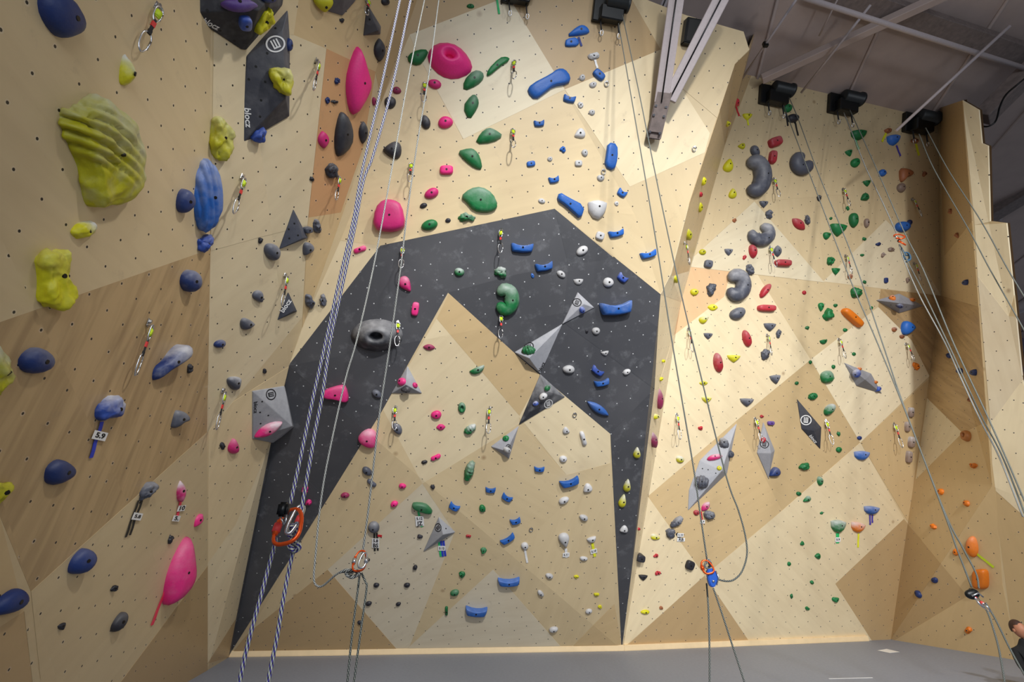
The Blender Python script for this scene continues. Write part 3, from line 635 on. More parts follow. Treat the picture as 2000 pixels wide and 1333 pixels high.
def hold_mesh(ol, cx, cy, prof, hrel, rock=0, ridge=None, seed=0, lean=0, bore=False, habs=None):
    p0, n = surf(cx, cy)
    vd = (CAM - p0).normalized()
    if n.dot(vd) < .45: n = (n + vd * .5).normalized()
    shift = 0                             # a hold across an inner corner sits proud of the nearer face
    for x, y in ol:
        q, _ = surf(x, y); m_ = meet(x, y, p0, n); shift = max(shift, ((m_ - q).dot(FW)) * .8)
    shift = min(shift, .16) if shift > .01 else 0
    p0 = p0 - (p0 - CAM).normalized() * shift; zb = -.012 - shift * 1.3
    Rm = frame_of(n); Ri = Rm.inverted()
    base = [Ri @ (meet(x, y, p0, n) - p0) for x, y in ol]
    xs = [b.x for b in base]; ys = [b.y for b in base]
    size = math.sqrt(max(1e-8, abs(sum(base[i].x * base[(i + 1) % len(base)].y - base[(i + 1) % len(base)].x * base[i].y for i in range(len(base)))) / 2))
    h = habs if habs else size * hrel
    wide = [Ri @ (meet(x, y, p0 + n * h * .22, n) - p0) for x, y in ol]
    c = sum(wide, Vector()) / len(wide)
    c.z = 0
    up = Vector((0, 1, 0)) * size * lean
    bm = bmesh.new(); rings = []
    for s, hz in PROF[prof]:
        ring = []
        for q in wide:
            p = c + (Vector((q.x, q.y, 0)) - c) * s + up * hz
            p.z = hz * h if hz else zb
            ring.append(bm.verts.new(p))
        rings.append(ring)
    nseg = len(ol)
    for a, b in zip(rings, rings[1:]):
        for i in range(nseg):
            j = (i + 1) % nseg; bm.faces.new((a[i], a[j], b[j], b[i]))
    tip = bm.verts.new(c + up + Vector((0, 0, h * (1.02 if not bore else .45))))
    if bore:                              # a through pocket: wall turns down inside
        inner = [bm.verts.new(c + up + (v.co - c - up) * .72) for v in rings[-1]]
        for v in inner: v.co.z = h * .12
        for i in range(nseg):
            j = (i + 1) % nseg; bm.faces.new((rings[-1][i], rings[-1][j], inner[j], inner[i]))
        tip.co.z = h * .08
        last = inner
    else: last = rings[-1]
    for i in range(nseg): bm.faces.new((last[i], last[(i + 1) % nseg], tip))
    if rock or ridge:
        off = Vector((seed * 3.7, seed * 1.3, 0)); big = size > .22
        if rock > .05 or ridge: bmesh.ops.subdivide_edges(bm, edges=bm.edges[:], cuts=4 if ridge and big else 2 if big else 1, use_grid_fill=True)
        bm.normal_update(); base_co = [v.co.copy() for v in bm.verts]; nn = [v.normal.copy() for v in bm.verts]
        cz = Vector((c.x, c.y, h * .3))
        if ridge:                          # ridge lines given as seen on the wall face
            ra = math.radians(ridge[0]); rdl = Ri @ (meet(cx + 8 * math.cos(ra), cy + 8 * math.sin(ra), p0, n) - p0); rdl.z = 0; rdl.normalize()
        for v, q, nv in zip(bm.verts, base_co, nn):
            if q.z <= .001: continue
            if nv.dot(q - cz) < 0: nv = -nv
            d = 0; k = (q - c) / size
            if rock:
                d += rock * size * (noise.noise(k * 2.6 + off) * .75 + (.35 - abs(noise.noise(k * 4.5 + off))) * .55 + noise.noise(k * 9 + off) * .18)
            if ridge:
                _, fq, am = ridge[:3]; e = k.x * -rdl.y + k.y * rdl.x; t = -(k.x * rdl.x + k.y * rdl.y)
                ph = (e + (.22 * t * t if len(ridge) > 3 else 0) + .05 * noise.noise(k * 2)) * fq
                mask = 1
                if len(ridge) > 3: mask = max(0, min(1, 1.9 - abs(e - ridge[3]) * 5)) * max(0, min(1, .9 + t * 1.8))
                d += am * size * (abs(math.sin(ph)) - .6) * 1.6 * mask
            v.co = q + nv * d
    bmesh.ops.recalc_face_normals(bm, faces=bm.faces[:])
    me = mesh_of(bm, 'hold', True)
    return me, p0, Rm, n, h, c + up
def fins(o, colr, ch, prof=None):
    o.color = c4(colr); o['chalk'] = ch
bolt_bm = bmesh.new(); bmesh.ops.create_cone(bolt_bm, cap_ends=True, segments=10, radius1=1, radius2=.85, depth=.6); BOLT = mesh_of(bolt_bm, 'bolt'); BOLT.materials.append(M_bolt)
HOLDS = []
seed = 0
def hold(ol, cx, cy, colr, prof='dome', hrel=.42, rock=0, ridge=None, chalk=0, label=None, short=None, shape='', sz=0, bolt=(0, 0), lean=.04, bore=False, rawcol=None, habs=None):
    global seed; seed += 1
    tx0, tx1 = min(q[0] for q in ol), max(q[0] for q in ol); ty0, ty1 = min(q[1] for q in ol), max(q[1] for q in ol); cur = ol
    for it in range(4):
        me, p0, Rm, n, h, tip = hold_mesh(cur, cx, cy, prof, hrel, rock, ridge, seed, lean, bore, habs)
        q = [px_of(p0 + Rm @ v.co) for v in me.vertices if v.co.z > h * .15]
        x0, x1, y0, y1 = min(a.x for a in q), max(a.x for a in q), min(a.y for a in q), max(a.y for a in q)
        if it == 3 or max(abs(x0 - tx0), abs(x1 - tx1), abs(y0 - ty0), abs(y1 - ty1)) < .8: break
        fx = min(1.25, max(.6, (tx1 - tx0) / (x1 - x0))); fy = min(1.25, max(.6, (ty1 - ty0) / (y1 - y0)))
        cur = [((a - (x0 + x1) / 2) * fx + (tx0 + tx1) / 2, (b - (y0 + y1) / 2) * fy + (ty0 + ty1) / 2) for a, b in cur]
        bpy.data.meshes.remove(me)
    o = link('climbing_hold', me, None, M_hold); o.location = p0; o.rotation_euler = Rm.to_euler()
    j = R.uniform(.9, 1.08); base = rawcol or CL[colr]; fins(o, tuple(min(255, c * j) for c in base), chalk)
    tag(o, label, 'climbing hold', CN[colr] + ' climbing holds')
    if not bore:
        s = min(.017, max(.009, .11 * math.hypot(*[max(v.co[i] for v in me.vertices) - min(v.co[i] for v in me.vertices) for i in (0, 1)]) / 1.4))
        b = bpy.data.objects.new('bolt', BOLT); COL.objects.link(b); b.parent = o
        # ray down on to the mesh surface
        bx, by = tip.x + bolt[0], tip.y + bolt[1]
        bv = BVHTree.FromPolygons([v.co.copy() for v in me.vertices], [tuple(p.vertices) for p in me.polygons])
        loc, nn, _, _ = bv.ray_cast(Vector((bx, by, h * 3 + 1)), Vector((0, 0, -1)))
        b.location = (loc if loc else Vector((bx, by, h))) - Vector((0, 0, s * .12)); b.scale = (s, s, s)
        if nn: b.rotation_euler = Vector((0, 0, 1)).rotation_difference(nn).to_euler()
    HOLDS.append([o, cx, cy, colr, shape, sz, chalk, label]); 
    if short: LAND.append((cx, cy, 'the ' + short))
    return o
def center(p): return sum(q[0] for q in p) / len(p), sum(q[1] for q in p) / len(p)
# large holds with an outline of their own: pts, colour, profile, relief, rock, ridge, chalk, label, short
BIG = [
 ([(82, -20), (80, 18), (95, 48), (118, 72), (132, 75), (160, 66), (170, 50), (165, 30), (150, 8), (138, -8), (110, -25)], 'n', 'dome', .45, 0, None, .06, 'big navy blue rounded hold cut by the top edge at far left', 'big navy hold at the top left'),
 ([(248, 108), (257, 118), (267, 148), (262, 163), (243, 167), (237, 158), (240, 130)], 'y', 'cone', .5, .06, None, .7, 'small yellow pointed hold with chalk-grey side below the top left quickdraw', 'pointed yellow hold'),
 ([(120, 222), (128, 215), (150, 208), (176, 189), (191, 181), (204, 186), (224, 204), (252, 235), (268, 255), (278, 288), (286, 332), (287, 345), (283, 358), (268, 374), (247, 391), (222, 398), (189, 408), (179, 400), (173, 378), (166, 335), (153, 306), (128, 255)], 'y', 'mesa', .26, .08, (41, 25, .055, .08), .38, 'huge yellow layered hold shaped like a flowing cloth, largest on the left wall', 'huge yellow layered hold'),
 ([(495, 68), (505, 40), (520, 16), (526, 26), (533, 13), (540, 38), (520, 62), (505, 70)], 'y', 'mesa', .32, .22, None, 0, 'yellow jagged hold clinging to the right side of the dark top volume', None),
 ([(521, 133), (538, 131), (563, 135), (570, 142), (576, 166), (566, 188), (553, 188), (533, 163)], 'y', 'mesa', .4, .20, None, .25, 'yellow wrinkled hold on the tall dark volume with the oval logo', None),
 ([(489, 273), (500, 258), (510, 247), (522, 247), (520, 275), (515, 282)], 'm', 'dome', .5, .2, None, .05, 'indigo wrinkled hold under the foot of the tall dark volume', None),
 ([(415, 230), (431, 226), (443, 231), (461, 258), (460, 281), (448, 306), (433, 317), (415, 311), (406, 278), (413, 242)], 'y', 'mesa', .32, .19, None, .25, 'yellow lumpy oval hold above the big blue ridged hold', 'lumpy yellow oval hold'),
 ([(700, 89), (706, 97), (719, 138), (728, 166), (716, 196), (694, 228), (683, 214), (677, 173), (681, 135)], 'p', 'dome', .32, 0, None, 0, 'tall bright pink diamond hold left of the white ropes', 'tall pink diamond hold'),
 ([(670, 217), (683, 230), (691, 258), (688, 288), (663, 309), (655, 298), (654, 263), (663, 224)], 'd', 'dome', .28, 0, None, .05, 'tall charcoal leaf-shaped hold on the orange-brown panel', 'charcoal leaf hold'),
 ([(795, 108), (818, 96), (838, 97), (831, 115), (818, 129), (798, 123)], 'g', 'dome', .4, 0, None, 0, 'dark green wedge hold beside the pink pocket hold', None),
 ([(905, 179), (905, 158), (925, 137), (943, 140), (946, 153), (933, 167)], 'g', 'dome', .34, 0, None, .2, 'green leaf hold below right of the pink pocket hold', 'upper green leaf hold'),
 ([(950, 149), (952, 138), (975, 113), (990, 110), (997, 116), (975, 131), (957, 147)], 'g', 'mesa', .34, .04, None, 0, 'long green slanted bar hold on the pale top panel', 'slanted green bar hold'),
 ([(903, 209), (920, 186), (930, 185), (936, 199), (933, 212), (916, 237)], 'g', 'dome', .34, 0, None, .1, 'green leaf hold pointing straight down on the pale top panel', 'green leaf hold pointing down'),
 ([(927, 282), (938, 260), (953, 249), (968, 254), (984, 266), (963, 279)], 'g', 'dome', .34, 0, None, .2, 'green curved wing hold under the corner of the pale top panel', 'green wing hold'),
 ([(892, 296), (917, 289), (928, 293), (938, 306), (943, 332), (928, 330), (907, 314)], 'g', 'dome', .34, 0, None, .1, 'green wing hold drooping right, lowest of the green leaf holds', 'drooping green wing hold'),
 ([(899, 384), (917, 368), (940, 364), (963, 378), (973, 401), (966, 412), (948, 416), (925, 412), (912, 396)], 'g', 'mesa', .25, 0, None, .18, 'largest green fan-shaped hold just above the black arch', 'large green fan hold'),
 ([(1105, 71), (1127, 51), (1139, 48), (1149, 55), (1152, 65), (1129, 70)], 'b', 'dome', .4, 0, None, 0, 'blue fin-shaped hold near the top, the upper of the pair', 'blue fin hold near the top'),
 ([(1103, 86), (1105, 76), (1128, 72), (1132, 90), (1105, 92)], 'b', 'mesa', .35, 0, None, 0, 'blue block hold near the top, under the blue fin hold', None),
 ([(1029, 179), (1035, 166), (1075, 145), (1088, 134), (1103, 134), (1115, 150), (1111, 163), (1081, 168), (1065, 181), (1045, 196)], 'b', 'mesa', .24, 0, None, 0, 'long blue bone-shaped hold across the upper wall', 'blue bone-shaped hold'),
 ([(1187, 278), (1206, 281), (1207, 310), (1200, 335), (1180, 325), (1184, 300)], 'b', 'mesa', .3, 0, None, 0, 'upright blue block hold left of the thin long ropes', 'upright blue block hold'),
 ([(1087, 390), (1092, 375), (1106, 384), (1143, 403), (1135, 429), (1121, 417), (1101, 399)], 'b', 'mesa', .35, 0, None, 0, 'long slanted blue bar hold just outside the arch shoulder', 'slanted blue bar hold'),
 ([(139, 450), (153, 435), (179, 429), (191, 438), (186, 455), (158, 469), (143, 460)], 'y', 'dome', .4, .14, None, .8, 'small yellow hold dusted white on top below the huge yellow hold', 'chalk-topped yellow hold'),
 ([(69, 508), (92, 493), (104, 489), (117, 494), (128, 488), (138, 487), (145, 508), (147, 560), (154, 577), (143, 593), (125, 612), (94, 598), (74, 593), (79, 560), (76, 529)], 'y', 'mesa', .34, .17, None, .15, 'yellow knobbly bear-shaped hold on the left wall', 'knobbly yellow hold'),
 ([(400, 308), (415, 315), (430, 340), (436, 370), (434, 410), (424, 440), (408, 457), (392, 450), (380, 425), (376, 380), (380, 340)], 'b', 'dome', .28, 0, (86, 19, .03), .3, 'tall blue oval hold with vertical ridges', 'blue ridged hold'),
 ([(382, 465), (395, 464), (412, 455), (420, 465), (415, 485), (400, 496), (385, 488)], 'm', 'dome', .45, .3, None, .15, 'small indigo cupped hold right below the blue ridged hold', None),
 ([(728, 447), (732, 407), (749, 389), (770, 390), (785, 399), (793, 440), (780, 451), (757, 454)], 'p', 'mesa', .42, 0, None, .05, 'big pink blocky hold just above the left shoulder of the arch', 'pink blocky hold'),
 ([(-20, 672), (5, 673), (20, 692), (31, 720), (32, 745), (20, 765), (-5, 782), (-30, 780)], 'y', 'dome', .35, .30, None, .5, 'yellow-green bubbly hold cut by the left edge', 'bubbly yellow hold at the left edge'),
 ([(37, 708), (51, 688), (74, 677), (97, 685), (110, 703), (102, 721), (76, 731), (48, 728)], 'n', 'dome', .45, 0, None, .22, 'navy blue egg-shaped hold beside the yellow hold at the left edge', 'navy egg hold'),
 ([(293, 735), (298, 717), (320, 706), (340, 685), (360, 674), (375, 675), (378, 690), (366, 702), (340, 718), (315, 733), (300, 746)], 'n', 'dome', .42, 0, None, .55, 'long blue bean hold with chalky upper half', 'blue bean hold'),
 ([(190, 823), (191, 810), (203, 785), (222, 772), (235, 772), (247, 792), (244, 805), (230, 818), (205, 823)], 'm', 'dome', .45, .17, None, .75, 'blue wrinkled hold chalked white above the 5.9 card', 'chalky blue hold above the 5.9 card'),
 ([(90, 930), (95, 912), (115, 897), (130, 900), (147, 913), (149, 924), (140, 935), (110, 949), (92, 945)], 'n', 'dome', .42, 0, None, .06, 'smooth navy hold below left of the 5.9 card', 'smooth navy hold'),
 ([(333, 830), (340, 803), (347, 801), (362, 805), (372, 816), (370, 823), (358, 826), (345, 837), (334, 836)], 's', 'dome', .42, 0, None, .2, 'slate grey tooth-shaped hold on the left wall near the corner', 'grey tooth hold'),
 ([(-20, 942), (5, 942), (30, 944), (22, 960), (5, 985), (-20, 995)], 'y', 'dome', .4, .28, None, .05, 'yellow-green hold at the left edge, the lower of the two', None),
 ([(270, 970), (277, 945), (305, 939), (313, 950), (300, 965), (280, 980), (271, 978)], 's', 'dome', .45, .24, None, .25, 'craggy slate grey hold above the 5.8 card', 'craggy grey hold above the 5.8 card'),
 ([(130, 1108), (137, 1090), (155, 1075), (168, 1070), (186, 1078), (191, 1093), (182, 1110), (165, 1122), (135, 1122)], 'n', 'dome', .45, 0, None, .08, 'navy blue rounded hold low on the left wall over a panel joint', 'navy rounded hold low on the left wall'),
 ([(-10, 1185), (5, 1168), (30, 1152), (45, 1149), (58, 1163), (57, 1178), (35, 1195), (5, 1203), (-15, 1203)], 'n', 'dome', .45, 0, None, 0, 'dark navy oval hold cut by the left edge near the bottom', None),
 ([(371, 1045), (377, 1060), (384, 1110), (383, 1135), (365, 1165), (333, 1185), (325, 1178), (320, 1140), (323, 1115), (340, 1078)], 'p', 'dome', .36, 0, None, .12, 'large pink teardrop hold with a red tape tail, low by the corner', 'large pink teardrop hold'),
 ([(628, 770), (635, 761), (665, 752), (676, 754), (682, 782), (675, 788), (655, 781), (632, 779)], 'p', 'mesa', .4, 0, None, .1, 'pink wedge hold on the black leg of the arch between the ropes', 'pink wedge hold on the arch'),
 ([(698, 855), (708, 843), (722, 838), (734, 845), (738, 862), (732, 876), (718, 875), (703, 866)], 'p', 'dome', .45, 0, None, .35, 'pink rounded hold at the inner edge of the arch left leg', 'pink rounded hold at the arch edge'),
 ([(804, 987), (808, 982), (830, 984), (840, 993), (846, 1003), (838, 1006), (818, 999), (807, 994)], 'g', 'mesa', .4, 0, None, .08, 'green blade hold above the white grade card, left of the low grey volume', 'green blade hold'),
 ([(1757, 328), (1772, 330), (1787, 337), (1780, 345), (1768, 347), (1762, 358), (1757, 350)], 't', 'dome', .4, .04, None, 0, 'brown boomerang hold at the upper right', 'brown boomerang hold'),
 ([(1602, 733), (1610, 725), (1624, 724), (1632, 746), (1607, 750)], 'g', 'dome', .5, .05, None, .35, 'green hooded hold left of the slanted grey diamond volume', 'green hooded hold'),
]
for pts, colr, prof, hr, rock, ridge, ch, label, short in BIG:
    cx, cy = center(pts); ol = chaikin(pts)
    if len(ol) > 50: ol = pts
    hold(ol, cx, cy, colr, prof, hr, rock, ridge, ch, label, short, sz=60)
# pocket holds
pk = [(842, 102), (856, 85), (882, 84), (902, 97), (916, 120), (912, 134), (887, 144), (864, 138), (846, 120)]
hold(chaikin(pk), 879, 114, 'p', 'pocket', .40, 0, None, 0, 'large pink dome hold with a round pocket near the top', 'pink pocket hold', bore=True, lean=.10, sz=60)
hold([(735 + 42 * math.cos(a / 12 * math.pi), 656 + 26 * math.sin(a / 12 * math.pi)) for a in range(24)], 735, 656, 'k', 'pocket', .45, 0, None, .30, 'black dome hold with a chalky pocket on the black leg of the arch', 'black pocket hold', bore=True, lean=.02, sz=60, rawcol=(60, 62, 68))
hold([(902 + 7.5 * math.cos(a / 10 * math.pi), 797 + 10.5 * math.sin(a / 10 * math.pi)) for a in range(20)], 902, 797, 'g', 'torus', .4, 0, None, .2, 'small green ring hold under the arch', 'small green ring hold', bore=True, sz=18)
hold([(1885 + 10 * math.cos(a / 10 * math.pi), 852 + 11 * math.sin(a / 10 * math.pi)) for a in range(20)], 1885, 852, 'o', 'torus', .5, .05, None, 0, 'orange-brown ring hold on a panel corner at the right', 'orange ring hold', bore=True, sz=20, rawcol=(186, 120, 60))
# C-shaped holds: centre, radii, start and end angle, tube radius
def chold(cx, cy, rx, ry, a0, a1, tr, colr, ch, label, short, crack=0):
    p0, n = cast(cx, cy, wall_bvh); Rm = frame_of(n); Ri = Rm.inverted(); k = (meet(cx + 1, cy, p0, n) - p0).length
    N = 18; pts = []; rs = []
    for i in range(N + 1):
        t = i / N; a = math.radians(a0 + (a1 - a0) * t)
        q = meet(cx + rx * math.cos(a), cy + ry * math.sin(a), p0 + n * tr * k * .45, n)
        pts.append(Ri @ (q - p0)); e = min(t, 1 - t)
        rs.append(tr * k * (.35 + .65 * min(1, (e * 6) ** .5)) * (1 + .18 * math.sin(t * math.pi)))
    bm = bmesh.new(); add_tube(bm, pts, rs, 14, flat=.85, nrm=Vector((0, 0, 1)))
    if crack:
        for v in bm.verts: v.co += v.co.normalized() * noise.noise(v.co * 30) * crack
    bmesh.ops.recalc_face_normals(bm, faces=bm.faces[:])
    o = link('climbing_hold', mesh_of(bm, 'hold', True), None, M_hold); o.location = p0; o.rotation_euler = Rm.to_euler(); fins(o, CL[colr], ch)
    tag(o, label, 'climbing hold', CN[colr] + ' climbing holds')
    b = bpy.data.objects.new('bolt', BOLT); COL.objects.link(b); b.parent = o; s = .014
    m = pts[N // 2]; b.location = (m.x, m.y, m.z + rs[N // 2] * .85); b.scale = (s, s, s)
    LAND.append((cx, cy, 'the ' + short)); HOLDS.append([o, cx, cy, colr, 'curved', 60, ch, label])
chold(1473, 344, 17, 26, -128, 128, 13, 's', .15, 'large slate grey hook-shaped hold high on the right wall', 'large grey hook hold')
chold(1486, 456, 16, 13, 205, -88, 9.5, 's', .35, 'slate grey horseshoe hold on the pale triangle panel', 'grey horseshoe hold', .004)
chold(1438, 557, 14, 18, -150, 160, 11.5, 's', .3, 'slate grey C-shaped hold beside the orange-brown panel', 'grey C-shaped hold', .003)
chold(987, 585, 13, 18, -155, 160, 12.5, 'g', .3, 'bright green C-shaped hold in the middle of the black arch', 'green C-shaped hold', .006)

chold(1567, 318, 11, 11, -20, 285, 10, 's', .05, 'dark grey ring hold with a notch, high on the right wall', 'dark ring hold')

SHN = dict(e='round', s='rocky', d='teardrop', l='lens-shaped', r='block', b='scooped bar', t='triangular', q='half-dome', h='bone-shaped', R='ridged')
